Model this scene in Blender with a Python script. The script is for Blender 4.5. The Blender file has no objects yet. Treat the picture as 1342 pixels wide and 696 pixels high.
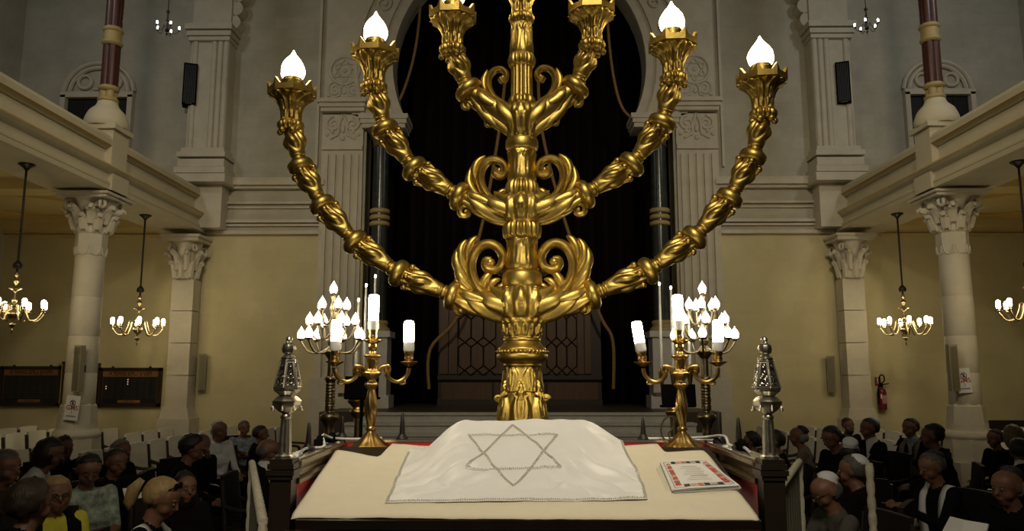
import bpy, bmesh, math, random
import numpy as np
from math import sin, cos, pi, radians as R, sqrt, atan2
from mathutils import Vector as V, Matrix, Euler
from mathutils import noise as mnoise

sc = bpy.context.scene
COL = sc.collection
random.seed(7)

# ------------------------------------------------------------------ camera
F_PX, CAM_Z, PITCH, YAW = 1014.0, 1.9, R(8.14), R(0.565)
cam_d = bpy.data.cameras.new('camera'); cam_d.sensor_width = 36.0
cam_d.lens = 36.0 * F_PX / 1342.0
cam_d.clip_start = 0.05; cam_d.clip_end = 100
cam = bpy.data.objects.new('camera', cam_d); COL.objects.link(cam)
cam.location = (0, 0, CAM_Z); cam.rotation_euler = (pi / 2 + PITCH, 0, YAW)
sc.camera = cam

# ------------------------------------------------------------------ world, lights, exposure
w = bpy.data.worlds.new('world'); sc.world = w; w.use_nodes = True
w.node_tree.nodes['Background'].inputs[0].default_value = (0.9, 0.85, 0.7, 1)
w.node_tree.nodes['Background'].inputs[1].default_value = 0.004

def area_light(name, loc, target, size, power, color, spread=180):
    d = bpy.data.lights.new(name, 'AREA'); d.shape = 'DISK'; d.size = size; d.spread = R(spread)
    d.energy = power; d.color = color
    o = bpy.data.objects.new(name, d); COL.objects.link(o); o.location = loc
    o.rotation_euler = (V(target) - V(loc)).to_track_quat('-Z', 'Y').to_euler()
    return o
WARM = (1.0, 0.80, 0.50)
area_light('bimah_fill', (0, -2.0, 7.5), (0, 3.9, 1.7), 1.8, 33, (1.0, 0.88, 0.66), 50)  # added fill brightening desk and menorah, no known fixture
area_light('end_wall_fill', (-3.2, 2.0, 8.5), (-4.0, 15.3, 5.0), 1.0, 38, (1.0, 0.85, 0.60), 62)  # added fill that lifts the left half of the end wall
area_light('end_wall_fill', (3.2, 2.0, 8.5), (4.0, 15.3, 5.0), 1.0, 38, (1.0, 0.85, 0.60), 62)  # same added fill for the right half
area_light('gallery_front_fill', (-2.2, 4.5, 9.2), (6.3, 11.0, 5.0), 0.8, 11, (1.0, 0.88, 0.64), 42)  # added fill across the nave onto the right gallery beam and column
area_light('gallery_front_fill', (2.2, 4.5, 9.2), (-6.3, 11.0, 5.0), 0.8, 11, (1.0, 0.88, 0.64), 42)  # its added counterpart for the left gallery beam
area_light('aisle_light', (-8.4, 8.5, 4.2), (-8.4, 11.5, 2.0), 0.6, 2, WARM)
area_light('aisle_light', (8.4, 8.5, 4.2), (8.4, 11.5, 2.0), 0.6, 3, WARM)
area_light('gallery_light', (-8.0, 8.8, 9.6), (-8.0, 15.3, 7.6), 0.7, 34, (0.92, 0.96, 1.0))
area_light('gallery_light', (8.0, 8.8, 9.6), (8.0, 15.3, 7.6), 0.7, 50, (0.92, 0.96, 1.0))

vs = sc.view_settings
vs.view_transform = 'Standard'; vs.look = 'None'; vs.gamma = 1.0
vs.use_curve_mapping = False; vs.exposure = 0.04
cy = sc.cycles
cy.use_denoising = True
cy.max_bounces = 6; cy.diffuse_bounces = 3; cy.glossy_bounces = 3; cy.transmission_bounces = 3
cy.sample_clamp_indirect = 4.0; cy.sample_clamp_direct = 0.0
cy.caustics_reflective = False; cy.caustics_refractive = False

# ------------------------------------------------------------------ pixel <-> world
_RM = Euler((pi / 2 + PITCH, 0, YAW)).to_matrix()
CO = V((0, 0, CAM_Z))
def ray(px, py):
    return _RM @ V(((px - 671) / F_PX, -(py - 348) / F_PX, -1.0))
def P(px, py, Y):                       # point of the ray on the plane y = Y
    d = ray(px, py); return CO + d * (Y / d.y)
def PZ(px, py, z):                      # point of the ray at height z
    d = ray(px, py); return CO + d * ((z - CAM_Z) / d.z)
def PX(px, py, X):
    d = ray(px, py); return CO + d * (X / d.x)
def mpp(px, py, Y):                     # metres per pixel there
    d = ray(px, py); return (Y / d.y) / F_PX

# ------------------------------------------------------------------ materials
MATS = {}
def mat(name, col, rough=0.6, metal=0.0, var=0.0, vscale=6.0, bump=0.0, bscale=40.0, emit=None, estr=0.0,
        trans=0.0, sheen=0.0, courses=None, spec=None, stretch=None):
    if name in MATS: return MATS[name]
    m = bpy.data.materials.new(name); m.use_nodes = True; MATS[name] = m
    nt = m.node_tree; b = nt.nodes['Principled BSDF']; L = nt.links.new
    b.inputs['Base Color'].default_value = (*col, 1); b.inputs['Roughness'].default_value = rough
    b.inputs['Metallic'].default_value = metal
    if spec is not None: b.inputs['Specular IOR Level'].default_value = spec
    if trans: b.inputs['Transmission Weight'].default_value = trans
    if sheen: b.inputs['Sheen Weight'].default_value = sheen
    if emit:
        b.inputs['Emission Color'].default_value = (*emit, 1); b.inputs['Emission Strength'].default_value = estr
    if var or bump or courses:
        tc = nt.nodes.new('ShaderNodeTexCoord'); src = tc.outputs['Object']
        if stretch:
            mp = nt.nodes.new('ShaderNodeMapping'); mp.inputs['Scale'].default_value = stretch
            L(src, mp.inputs[0]); src = mp.outputs[0]
    if var or courses:
        n = nt.nodes.new('ShaderNodeTexNoise'); n.inputs['Scale'].default_value = vscale
        n.inputs['Detail'].default_value = 6; n.inputs['Roughness'].default_value = 0.65; L(src, n.inputs['Vector'])
        mx = nt.nodes.new('ShaderNodeMix'); mx.data_type = 'RGBA'
        mx.inputs[6].default_value = (*[c * (1 - var) for c in col], 1)
        mx.inputs[7].default_value = (*[min(1, c * (1 + var)) for c in col], 1)
        cr = nt.nodes.new('ShaderNodeMapRange'); cr.inputs[1].default_value = 0.3; cr.inputs[2].default_value = 0.7
        L(n.outputs[0], cr.inputs[0]); L(cr.outputs[0], mx.inputs[0]); out = mx.outputs[2]
        if courses:                      # faint mortar courses of the dressed stone, too small to build
            sp = nt.nodes.new('ShaderNodeSeparateXYZ'); L(src, sp.inputs[0])
            ad = nt.nodes.new('ShaderNodeMath'); ad.operation = 'ADD'; L(sp.outputs[0], ad.inputs[0]); L(sp.outputs[1], ad.inputs[1])
            cb = nt.nodes.new('ShaderNodeCombineXYZ'); L(ad.outputs[0], cb.inputs[0]); L(sp.outputs[2], cb.inputs[1])
            br = nt.nodes.new('ShaderNodeTexBrick'); L(cb.outputs[0], br.inputs['Vector'])
            br.inputs['Scale'].default_value = 1.0; br.inputs['Brick Width'].default_value = courses[0]
            br.inputs['Row Height'].default_value = courses[1]; br.inputs['Mortar Size'].default_value = 0.008
            br.inputs['Color1'].default_value = (1, 1, 1, 1); br.inputs['Color2'].default_value = (.94, .94, .93, 1)
            br.inputs['Mortar'].default_value = (courses[2],) * 3 + (1,)
            m2 = nt.nodes.new('ShaderNodeMix'); m2.data_type = 'RGBA'; m2.blend_type = 'MULTIPLY'
            m2.inputs[0].default_value = 1.0; L(out, m2.inputs[6]); L(br.outputs[0], m2.inputs[7]); out = m2.outputs[2]
        L(out, b.inputs['Base Color'])
    if bump:
        n2 = nt.nodes.new('ShaderNodeTexNoise'); n2.inputs['Scale'].default_value = bscale
        n2.inputs['Detail'].default_value = 4; L(src, n2.inputs['Vector'])
        bp = nt.nodes.new('ShaderNodeBump'); bp.inputs['Strength'].default_value = bump
        bp.inputs['Distance'].default_value = 0.01
        L(n2.outputs[0], bp.inputs['Height']); L(bp.outputs[0], b.inputs['Normal'])
    return m

GOLD = mat('gilded_wood', (0.56, 0.395, 0.105), 0.42, 1.0, var=0.14, vscale=9, bump=0.10, bscale=60)
BRASS = mat('brass', (0.56, 0.38, 0.14), 0.30, 1.0, var=0.1, vscale=14)
OLDBRASS = mat('aged_brass', (0.38, 0.31, 0.18), 0.34, 1.0, var=0.2, vscale=14)
SILVER = mat('tarnished_silver', (0.68, 0.64, 0.54), 0.34, 1.0, var=0.25, vscale=30)
STONE = mat('pale_stone', (0.56, 0.51, 0.40), 0.75, var=0.10, vscale=3, bump=0.15, bscale=30)
STONEW = mat('upper_wall_stone', (0.47, 0.44, 0.35), 0.85, var=0.14, vscale=1.6, bump=0.12, bscale=25, courses=(0.55, 0.24, 0.93))
YELLOW = mat('ochre_wall_paint', (0.60, 0.525, 0.30), 0.8, var=0.09, vscale=1.3, bump=0.06, bscale=30, courses=(0.6, 0.26, 0.96))
PLASTER = mat('gallery_plaster', (0.57, 0.51, 0.36), 0.7, var=0.06, vscale=2)
OCHRE = mat('ochre_line', (0.50, 0.33, 0.08), 0.6)
CEILP = mat('aisle_ceiling_paint', (0.60, 0.47, 0.20), 0.7, var=0.06, vscale=2)
MARBLE = mat('marble_step', (0.55, 0.53, 0.48), 0.4, var=0.12, vscale=5)
DARKWOOD = mat('dark_wood', (0.016, 0.010, 0.006), 0.4, var=0.25, vscale=8, stretch=(1, 1, .2))
RAILWOOD = mat('varnished_rail', (0.13, 0.085, 0.045), 0.22, var=0.2, vscale=9)
ARKWOOD = mat('ark_panel_wood', (0.085, 0.038, 0.012), 0.45, var=0.3, vscale=5, stretch=(3, 3, .4))
ARKDARK = mat('ark_frame_wood', (0.022, 0.011, 0.005), 0.45, var=0.3, vscale=5, stretch=(3, 3, .4))
BLACK = mat('matt_black', (0.008, 0.008, 0.008), 0.9, spec=0.0)
IRON = mat('dark_iron', (0.035, 0.030, 0.025), 0.4, 0.6)
CURTAIN = mat('dark_velvet', (0.010, 0.006, 0.006), 0.95, sheen=0.0, spec=0.1)
APSE = mat('apse_dark_plaster', (0.012, 0.011, 0.010), 0.9, spec=0.1)
REDV = mat('red_velvet', (0.58, 0.020, 0.016), 0.8, var=0.25, vscale=25, sheen=0.2)
REDCOL = mat('red_column_paint', (0.065, 0.017, 0.011), 0.4, var=0.2, vscale=10)
GILT = mat('gilt_ring', (0.42, 0.32, 0.14), 0.6, 0.15)
GREENMARBLE = mat('dark_green_marble', (0.030, 0.036, 0.030), 0.25, var=0.4, vscale=6)
FLOORM = mat('floor_boards', (0.045, 0.026, 0.015), 0.5, var=0.3, vscale=3)
CREAM = mat('cream_tablecloth', (0.78, 0.71, 0.55), 0.85, var=0.03, vscale=10, bump=0.10, bscale=120)
SATIN = mat('white_satin', (0.84, 0.83, 0.82), 0.42, var=0.02, vscale=10, sheen=0.2)
BEADS = mat('silver_beads', (0.66, 0.64, 0.54), 0.3, 0.4)
COVER = mat('white_chair_cover', (0.80, 0.76, 0.66), 0.85, var=0.05, vscale=8)
WHITEP = mat('white_plastic', (0.75, 0.74, 0.70), 0.45)
PAPER = mat('paper', (0.78, 0.76, 0.72), 0.7)
BEIGE = mat('beige_speaker', (0.29, 0.25, 0.155), 0.55)
FLAME = mat('flame_bulb_glass', (0.9, 0.88, 0.8), 0.5, emit=(1.0, 0.83, 0.53), estr=13.0, var=0.0, bump=0.3, bscale=50)
FLAMES = mat('small_flame_bulb', (0.9, 0.88, 0.8), 0.5, emit=(1.0, 0.90, 0.70), estr=9.0)
CFL = mat('lit_tube_bulb', (0.9, 0.9, 0.85), 0.5, emit=(1.0, 0.86, 0.58), estr=36.0)
CHB = mat('chandelier_bulb', (0.9, 0.9, 0.85), 0.5, emit=(1.0, 0.82, 0.50), estr=42.0)
COOLB = mat('cool_bulb', (0.9, 0.9, 0.9), 0.5, emit=(0.80, 0.92, 1.0), estr=14.0)
TIP = mat('candle_tip_light', (0.9, 0.9, 0.85), 0.5, emit=(1.0, 0.93, 0.8), estr=14.0)
CANDLE = mat('candle_wax', (0.72, 0.70, 0.62), 0.45)
CORD = mat('gold_brown_cord', (0.30, 0.17, 0.055), 0.7, var=0.2, vscale=20)

# ------------------------------------------------------------------ mesh helpers
class MB:
    def __init__(s): s.v = []; s.f = []; s.m = []
    def add(s, vs_, fs, mi=0):
        o = len(s.v); s.v.extend([tuple(p) for p in vs_])
        s.f.extend([tuple(i + o for i in f) for f in fs]); s.m.extend([mi] * len(fs)); return s
    def box(s, c, d, rot=None, mi=0, taper=1.0):
        hx, hy, hz = d[0] / 2, d[1] / 2, d[2] / 2; c = V(c); vs_ = []
        for z in (-1, 1):
            k = taper if z > 0 else 1
            for x, y in ((-1, -1), (1, -1), (1, 1), (-1, 1)):
                p = V((x * hx * k, y * hy * k, z * hz))
                if rot: p = rot @ p
                vs_.append(c + p)
        return s.add(vs_, [(3, 2, 1, 0), (4, 5, 6, 7), (0, 1, 5, 4), (1, 2, 6, 5), (2, 3, 7, 6), (3, 0, 4, 7)], mi)
    def lathe(s, prof, n=24, c=(0, 0, 0), fn=None, M=None, mi=0, ph=0.0, caps=True):
        c = V(c); k = len(prof); vs_ = []
        for j, (r, z) in enumerate(prof):
            t = j / max(1, k - 1)
            for i in range(n):
                a = 2 * pi * i / n + ph; rr = r + (fn(t, a) if fn else 0)
                p = V((rr * cos(a), rr * sin(a), z))
                if M: p = M @ p
                vs_.append(c + p)
        fs = [(j * n + i, j * n + (i + 1) % n, (j + 1) * n + (i + 1) % n, (j + 1) * n + i) for j in range(k - 1) for i in range(n)]
        if caps: fs += [tuple(reversed(range(n))), tuple((k - 1) * n + i for i in range(n))]
        return s.add(vs_, fs, mi)
    def tube(s, path, rad, n=8, flat=None, mi=0, closed=False, caps=True):
        # flat: ratio of the section's extent along world Y to the in-plane extent
        path = [V(p) for p in path]; k = len(path); vs_ = []
        if not hasattr(rad, '__len__'): rad = [rad] * k
        up = None
        for j, p in enumerate(path):
            if closed: T = path[(j + 1) % k] - path[j - 1]
            else: T = path[min(k - 1, j + 1)] - path[max(0, j - 1)]
            T = T.normalized() if T.length > 1e-9 else V((0, 0, 1))
            if flat is not None: B = V((0, 1, 0)); N = B.cross(T).normalized(); B = T.cross(N).normalized()
            else:
                if up is None:
                    up = V((0, 0, 1)) if abs(T.z) < 0.9 else V((1, 0, 0))
                N = (up - T * up.dot(T))
                N = N.normalized() if N.length > 1e-6 else T.orthogonal().normalized()
                up = N; B = T.cross(N)
            for i in range(n):
                a = 2 * pi * i / n
                vs_.append(p + N * (rad[j] * cos(a)) + B * (rad[j] * sin(a) * (flat if flat is not None else 1)))
        fs = [(j * n + i, j * n + (i + 1) % n, (j + 1) % k * n + (i + 1) % n, (j + 1) % k * n + i)
              for j in range(k if closed else k - 1) for i in range(n)]
        if caps and not closed: fs += [tuple(reversed(range(n))), tuple((k - 1) * n + i for i in range(n))]
        return s.add(vs_, fs, mi)
    def ball(s, c, r, nu=10, nv=6, mi=0, M=None):
        r = r if hasattr(r, '__len__') else (r, r, r); c = V(c); vs_ = []
        for j in range(1, nv):
            b = -pi / 2 + pi * j / nv
            for i in range(nu):
                a = 2 * pi * i / nu; p = V((r[0] * cos(b) * cos(a), r[1] * cos(b) * sin(a), r[2] * sin(b)))
                vs_.append(c + (M @ p if M else p))
        lo, hi = V((0, 0, -r[2])), V((0, 0, r[2]))
        vs_ += [c + (M @ lo if M else lo), c + (M @ hi if M else hi)]
        q = nu * (nv - 1)
        fs = [(j * nu + i, j * nu + (i + 1) % nu, (j + 1) * nu + (i + 1) % nu, (j + 1) * nu + i) for j in range(nv - 2) for i in range(nu)]
        fs += [(q, (i + 1) % nu, i) for i in range(nu)] + [(q + 1, (nv - 2) * nu + i, (nv - 2) * nu + (i + 1) % nu) for i in range(nu)]
        return s.add(vs_, fs, mi)
    def prism(s, pts, y0, y1, mi=0):     # pts (x, z) outline -> solid between y0 and y1
        bm = bmesh.new(); vv = [bm.verts.new((x, y0, z)) for x, z in pts]
        f = bm.faces.new(vv); r = bmesh.ops.extrude_face_region(bm, geom=[f])
        for e in r['geom']:
            if isinstance(e, bmesh.types.BMVert): e.co.y = y1
        bmesh.ops.triangulate(bm, faces=[f for f in bm.faces if len(f.verts) > 4])
        bmesh.ops.recalc_face_normals(bm, faces=bm.faces); bm.verts.index_update()
        s.add([v.co for v in bm.verts], [[v.index for v in f.verts] for f in bm.faces], mi); bm.free(); return s
    def sweepY(s, pts, ys, mi=0):        # (x, z) profile swept along y
        k = len(pts); vs_ = [(x, y, z) for y in ys for x, z in pts]
        fs = [(j * k + i, j * k + (i + 1) % k, (j + 1) * k + (i + 1) % k, (j + 1) * k + i) for j in range(len(ys) - 1) for i in range(k)]
        fs += [tuple(range(k)), tuple(reversed([(len(ys) - 1) * k + i for i in range(k)]))]
        return s.add(vs_, fs, mi)
    def build(s, name, mats, parent=None, smooth=40, loc=None):
        me = bpy.data.meshes.new(name); me.from_pydata(s.v, [], s.f); me.validate()
        mats = mats if isinstance(mats, (list, tuple)) else [mats]
        for m in mats: me.materials.append(m)
        if len(mats) > 1 and len(me.polygons) == len(s.m): me.polygons.foreach_set('material_index', s.m)
        bm = bmesh.new(); bm.from_mesh(me); bmesh.ops.recalc_face_normals(bm, faces=bm.faces); bm.to_mesh(me); bm.free()
        if smooth:
            me.polygons.foreach_set('use_smooth', [True] * len(me.polygons)); me.set_sharp_from_angle(angle=R(smooth))
        o = bpy.data.objects.new(name, me); COL.objects.link(o)
        if parent: o.parent = parent
        if loc: o.location = loc
        return o

def tag(o, label=None, cat=None, group=None, kind=None):
    if label: o['label'] = label
    if cat: o['category'] = cat
    if group: o['group'] = group
    if kind: o['kind'] = kind
    return o
def thing(name, label, cat, loc=(0, 0, 0), rz=0, group=None):
    o = bpy.data.objects.new(name, None); COL.objects.link(o); o.location = loc; o.rotation_euler = (0, 0, rz)
    o.empty_display_size = 0.1
    return tag(o, label, cat, group)
def struct(mb, name, m, parent=None, smooth=40):
    o = mb.build(name, m, parent, smooth)
    if not parent: o['kind'] = 'structure'
    return o
def copy_tree(o, parent=None):
    c = o.copy(); COL.objects.link(c); c.parent = parent
    for ch in list(o.children): copy_tree(ch, c)
    return c
def catmull(pts, k=6, closed=False):
    pts = [V(p) for p in pts]; out = []; n = len(pts)
    for i in range(n if closed else n - 1):
        if closed: a, b, c, d = pts[i - 1], pts[i], pts[(i + 1) % n], pts[(i + 2) % n]
        else: a, b, c, d = pts[max(0, i - 1)], pts[i], pts[i + 1], pts[min(n - 1, i + 2)]
        for j in range(k):
            t = j / k
            out.append(0.5 * ((2 * b) + (c - a) * t + (2 * a - 5 * b + 4 * c - d) * t * t + (3 * b - a - 3 * c + d) * t ** 3))
    if not closed: out.append(pts[-1])
    return out
def spiral(c, r0, r1, a0, a1, k=24):     # in the xz plane
    c = V(c)
    return [c + V((cos(a0 + (a1 - a0) * t), 0, sin(a0 + (a1 - a0) * t))) * (r0 + (r1 - r0) * t) for t in [i / k for i in range(k + 1)]]
def smooth_prof(pts, k=5):
    return [(p.x, p.z) for p in catmull([(r, 0, z) for r, z in pts], k)]
def ringed(pts):                          # turn a rough list of (r, z) into a profile with short blends
    return smooth_prof(pts, 4)
def leaf(t, a, n, ph, amp, base=0.0, tip=1.0):
    if t < base or t > tip: return 0.0
    s_ = (t - base) / (tip - base)
    x = ((a / (2 * pi) * n + ph) % 1 - 0.5) * 2
    wd = max(0.02, (1 - s_ ** 2.2)) * (0.75 + 0.25 * sin(pi * min(1, s_ * 1.3)))
    u = abs(x) / wd
    if u >= 1: return 0.0
    return amp * ((1 - u ** 3) * 0.65 + 0.35 * abs(cos(2.6 * pi * (u - 0.55 * s_))) * (1 - u ** 4) - 0.15 * max(0, 1 - u * 7))
# ================================================================== the setting
WY = 15.3                                  # end wall
SX = 10.4                                  # side walls
CEIL = 12.0
struct(MB().box((0, 5.5, -0.1), (2 * SX + 1, 29, 0.2)), 'floor', FLOORM, smooth=0)
struct(MB().box((0, 5.5, CEIL + 0.1), (2 * SX + 1, 29, 0.2)), 'ceiling', STONEW, smooth=0)
struct(MB().box((-SX - 0.2, 5.5, CEIL / 2), (0.4, 29, CEIL)), 'wall_left', STONEW, smooth=0)
struct(MB().box((SX + 0.2, 5.5, CEIL / 2), (0.4, 29, CEIL)), 'wall_right', STONEW, smooth=0)
struct(MB().box((0, -9.2, CEIL / 2), (2 * SX + 1, 0.4, CEIL)), 'wall_rear', STONEW, smooth=0)

# end wall with the horseshoe opening ------------------------------------------------
AC = P(681, 85, WY); AR = 165 * mpp(681, 85, WY); AX, AZ = 0.0, AC.z
IMPZ = P(681, 160, WY).z; OPX = 3.13
def arch_pts(r, z0, n=40):
    a0 = math.asin(max(-1, min(1, (z0 - AZ) / r)))
    return [(AX + r * cos(a), AZ + r * sin(a)) for a in [pi - a0 + (2 * a0 - pi) * i / n for i in range(n + 1)]]
ZS = 4.74                                  # where the ochre paint stops below the cornice
up = arch_pts(AR, IMPZ)
outline = [(-SX, ZS), (-SX, CEIL), (SX, CEIL), (SX, ZS), (OPX, ZS), (OPX, IMPZ)] + list(reversed(up)) + [(-OPX, IMPZ), (-OPX, ZS)]
we = struct(MB().prism(outline, WY, WY + 0.5), 'wall_end', STONEW, smooth=0)
for s in (-1, 1):
    struct(MB().box((s * (OPX + SX) / 2, WY + 0.25, ZS / 2), (SX - OPX, 0.5, ZS)), 'wall_end_lower', YELLOW, we, 0)
# apse behind the opening
mb = MB(); mb.box((0, 19.2, 6), (7.4, 0.3, 12)); mb.box((-3.55, 17.5, 6), (0.3, 3.4, 12)); mb.box((3.55, 17.5, 6), (0.3, 3.4, 12))
struct(mb, 'wall_apse', APSE, smooth=0)

# arch mouldings
def ring(mb, r0, r1, y0, y1, z0, n=48, mi=0):
    a = arch_pts(r0, z0, n); b = arch_pts(r1, z0, n); k = n + 1
    vs_ = [(x, y1, z) for x, z in a] + [(x, y0, z) for x, z in a] + [(x, y0, z) for x, z in b] + [(x, y1, z) for x, z in b]
    fs = [(q * k + i, q * k + i + 1, ((q + 1) % 4) * k + i + 1, ((q + 1) % 4) * k + i) for q in range(4) for i in range(n)]
    mb.add(vs_, fs, mi)
arch = struct(MB(), 'trim_arch', STONE)
for r0, r1, y in ((AR, AR + 0.20, 0.10), (AR + 0.20, AR + 0.30, 0.17), (AR + 0.30, AR + 0.72, 0.07), (AR + 0.72, AR + 0.80, 0.15), (AR + 0.80, AR + 0.98, 0.10)):
    m_ = MB(); ring(m_, r0, r1, WY - y, WY + 0.02, IMPZ + 0.10); m_.build('archivolt_band', STONE, arch)
def scroll_pair(mb, c, w_, h, y, r=0.032):          # carved symmetric foliage scrolls (relief)
    for s in (-1, 1):
        mb.tube(spiral((c[0] + s * w_ * .24, y, c[1] + h * .12), w_ * .20, w_ * .03, R(90 if s < 0 else 90), R(90) - s * R(560), 26), [r * (1 - .4 * i / 26) for i in range(27)], 6)
        mb.tube(catmull([(c[0], y, c[1] + h * .45), (c[0] + s * w_ * .1, y, c[1] + h * .1), (c[0] + s * w_ * .12, y, c[1] - h * .2), (c[0] + s * w_ * .32, y, c[1] - h * .38)], 5), r, 6)
        for k in range(3):
            mb.ball((c[0] + s * w_ * (.14 + .13 * k), y, c[1] - h * (.14 + .10 * ((k + 1) % 2))), (w_ * .055, r, h * .07), 8, 5)
    mb.ball((c[0], y, c[1] - h * .05), (w_ * .06, r, h * .14), 8, 5); mb.ball((c[0], y, c[1] - h * .36), (w_ * .07, r, h * .09), 8, 5)
# foliage along the archivolt
for s in (-1, 1):
    for k in range(9):
        a = R(-8 + 11 * k); rr = AR + 0.51
        c = (AX + s * rr * cos(a), AZ + rr * sin(a)); m_ = MB()
        m_.tube(spiral((c[0], WY - .095, c[1]), .17, .03, a, a + s * R(500), 20), .022, 6)
        m_.ball((c[0] - s * .12 * sin(a), WY - .08, c[1] + .2 * cos(a)), (.06, .025, .06), 8, 5)
        m_.build('carved_scroll', STONE, arch)

# flanking pilasters of the arch ------------------------------------------------------
for s in (-1, 1):
    x0, x1 = 3.18, 4.02; xc = s * (x0 + x1) / 2; wd = x1 - x0
    pt = struct(MB().box((xc, WY - 0.02, 3.3 + .6), (wd, 0.16, 7.2 - .6)), 'trim_pilaster', STONE, smooth=0)
    capz = P(681, 131, WY).z
    for k in range(5):                    # fillets between flutes
        MB().box((xc + (k - 2) * wd * .185, WY - .125, 4.05), (wd * .085, 0.06, 4.6)).build('flute_fillet', STONE, pt, 0)
    MB().box((xc, WY - .06, 1.62), (wd * 1.15, .26, .5)).build('pilaster_base', STONE, pt, 0)
    MB().box((xc, WY - .05, .7), (wd * 1.2, .3, 1.4)).build('pilaster_plinth', STONE, pt, 0)
    MB().box((xc, WY - .10, 6.50), (wd * .99, .10, .10)).build('neck_moulding', STONE, pt, 0)
    m_ = MB(); scroll_pair(m_, (xc, 6.92), wd * .95, .62, WY - .11); m_.build('carved_capital_panel', STONE, pt)
    m_ = MB()
    for q, (z, e) in enumerate(((7.28, .05), (7.36, .10), (7.44, .16))): m_.box((xc, WY - .06 - e / 2, z), (wd + e, .2 + e, .08))
    m_.build('capital_cornice', STONE, pt, 0)
    MB().box((xc, WY - .02, 9.7), (wd * .96, .14, 4.4)).build('upper_pier', STONE, pt, 0)
    m_ = MB(); scroll_pair(m_, (xc, 7.70), wd * .95, .40, WY - .10, .026); m_.build('carved_scroll_panel', STONE, pt)
    zc = P(681, 94, WY).z; m_ = MB(); cc = V((xc, WY - .10, zc))
    m_.tube([cc + V((.30 * cos(a), 0, .30 * sin(a))) for a in [2 * pi * i / 32 for i in range(32)]], .036, 6, closed=True)
    for t0 in (90, -90):
        tri = [cc + V((.265 * cos(R(t0 + 120 * i)), 0, .265 * sin(R(t0 + 120 * i)))) for i in range(3)]
        for i in range(3): m_.tube([tri[i], tri[(i + 1) % 3]], .022, 6)
    m_.ball(cc, (.05, .04, .05), 10, 6)
    m_.build('star_medallion', STONE, pt)
    # impost from pilaster to arch
    m_ = MB(); xa, xb = 2.32, 3.2
    for z, e in ((IMPZ - .12, .0), (IMPZ - .03, .06), (IMPZ + .06, .12)): m_.box((s * (xa + xb) / 2, WY + .12, z), (xb - xa + e, .62 + e, .10))
    m_.build('impost', STONE, pt, 0)

# cornice lines of the end wall, between the pilasters and the gallery piers ---------------
for s in (-1, 1):
    tr = struct(MB().box((s * 5.1, WY - .09, P(681, 241, WY).z), (2.35, .22, .10)), 'trim_cornice', STONE, smooth=0)
    for py, hh, dp in ((236, .07, .14), (246, .06, .12), (266, .045, .08), (272, .03, .05), (290, .06, .09), (295, .04, .06), (305, .07, .10)):
        MB().box((s * 5.1, WY - dp / 2 + .02, P(681, py, WY).z), (2.35, dp + .04, hh)).build('cornice_moulding', STONE, tr, 0)
    MB().box((s * 4.13, WY - .03, 8.4), (.05, .1, 4.6)).build('wall_rib', STONE, tr, 0)

# clustered pier at each end of the gallery front ------------------------------------------
for s in (-1, 1):
    pr = struct(MB().box((s * 6.30, WY - .14, 8.9), (.78, .42, 6.2)), 'trim_gallery_pier', STONE, smooth=0)
    for dx in (-.33, -.21, -.09, .30):
        MB().lathe([(.055, 6.4), (.055, 8.7)], 14, (s * (6.30 + dx), WY - .35, 0)).build('engaged_shaft', STONE, pr)
    for z, e, h in ((5.75, .30, .16), (5.92, .22, .12), (6.08, .14, .16), (6.25, .18, .10), (6.36, .08, .08)):
        MB().box((s * 6.30, WY - .18 - e / 4, z), (.78 + e, .45 + e, h)).build('pier_base_moulding', STONE, pr, 0)
    MB().box((s * 6.30, WY - .17, 5.25), (.80, .42, .9)).build('pier_pedestal', STONE, pr, 0)
    for z, e, h in ((8.70, .06, .08), (8.80, .12, .10), (8.93, .18, .12)):
        MB().box((s * 6.30, WY - .18 - e / 4, z), (.78 + e, .45 + e, h)).build('pier_capital_moulding', STONE, pr, 0)
    for k in range(4):                     # lobed edge of the arch springing
        MB().lathe([(.16, 0), (.16, .30)], 18, (0, 0, 0), M=Matrix.Rotation(pi / 2, 3, 'X')).build('arch_lobe', STONE, pr, 40, (s * (5.90 - .04 * k), WY + .0, 9.12 + .30 * k))

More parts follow.
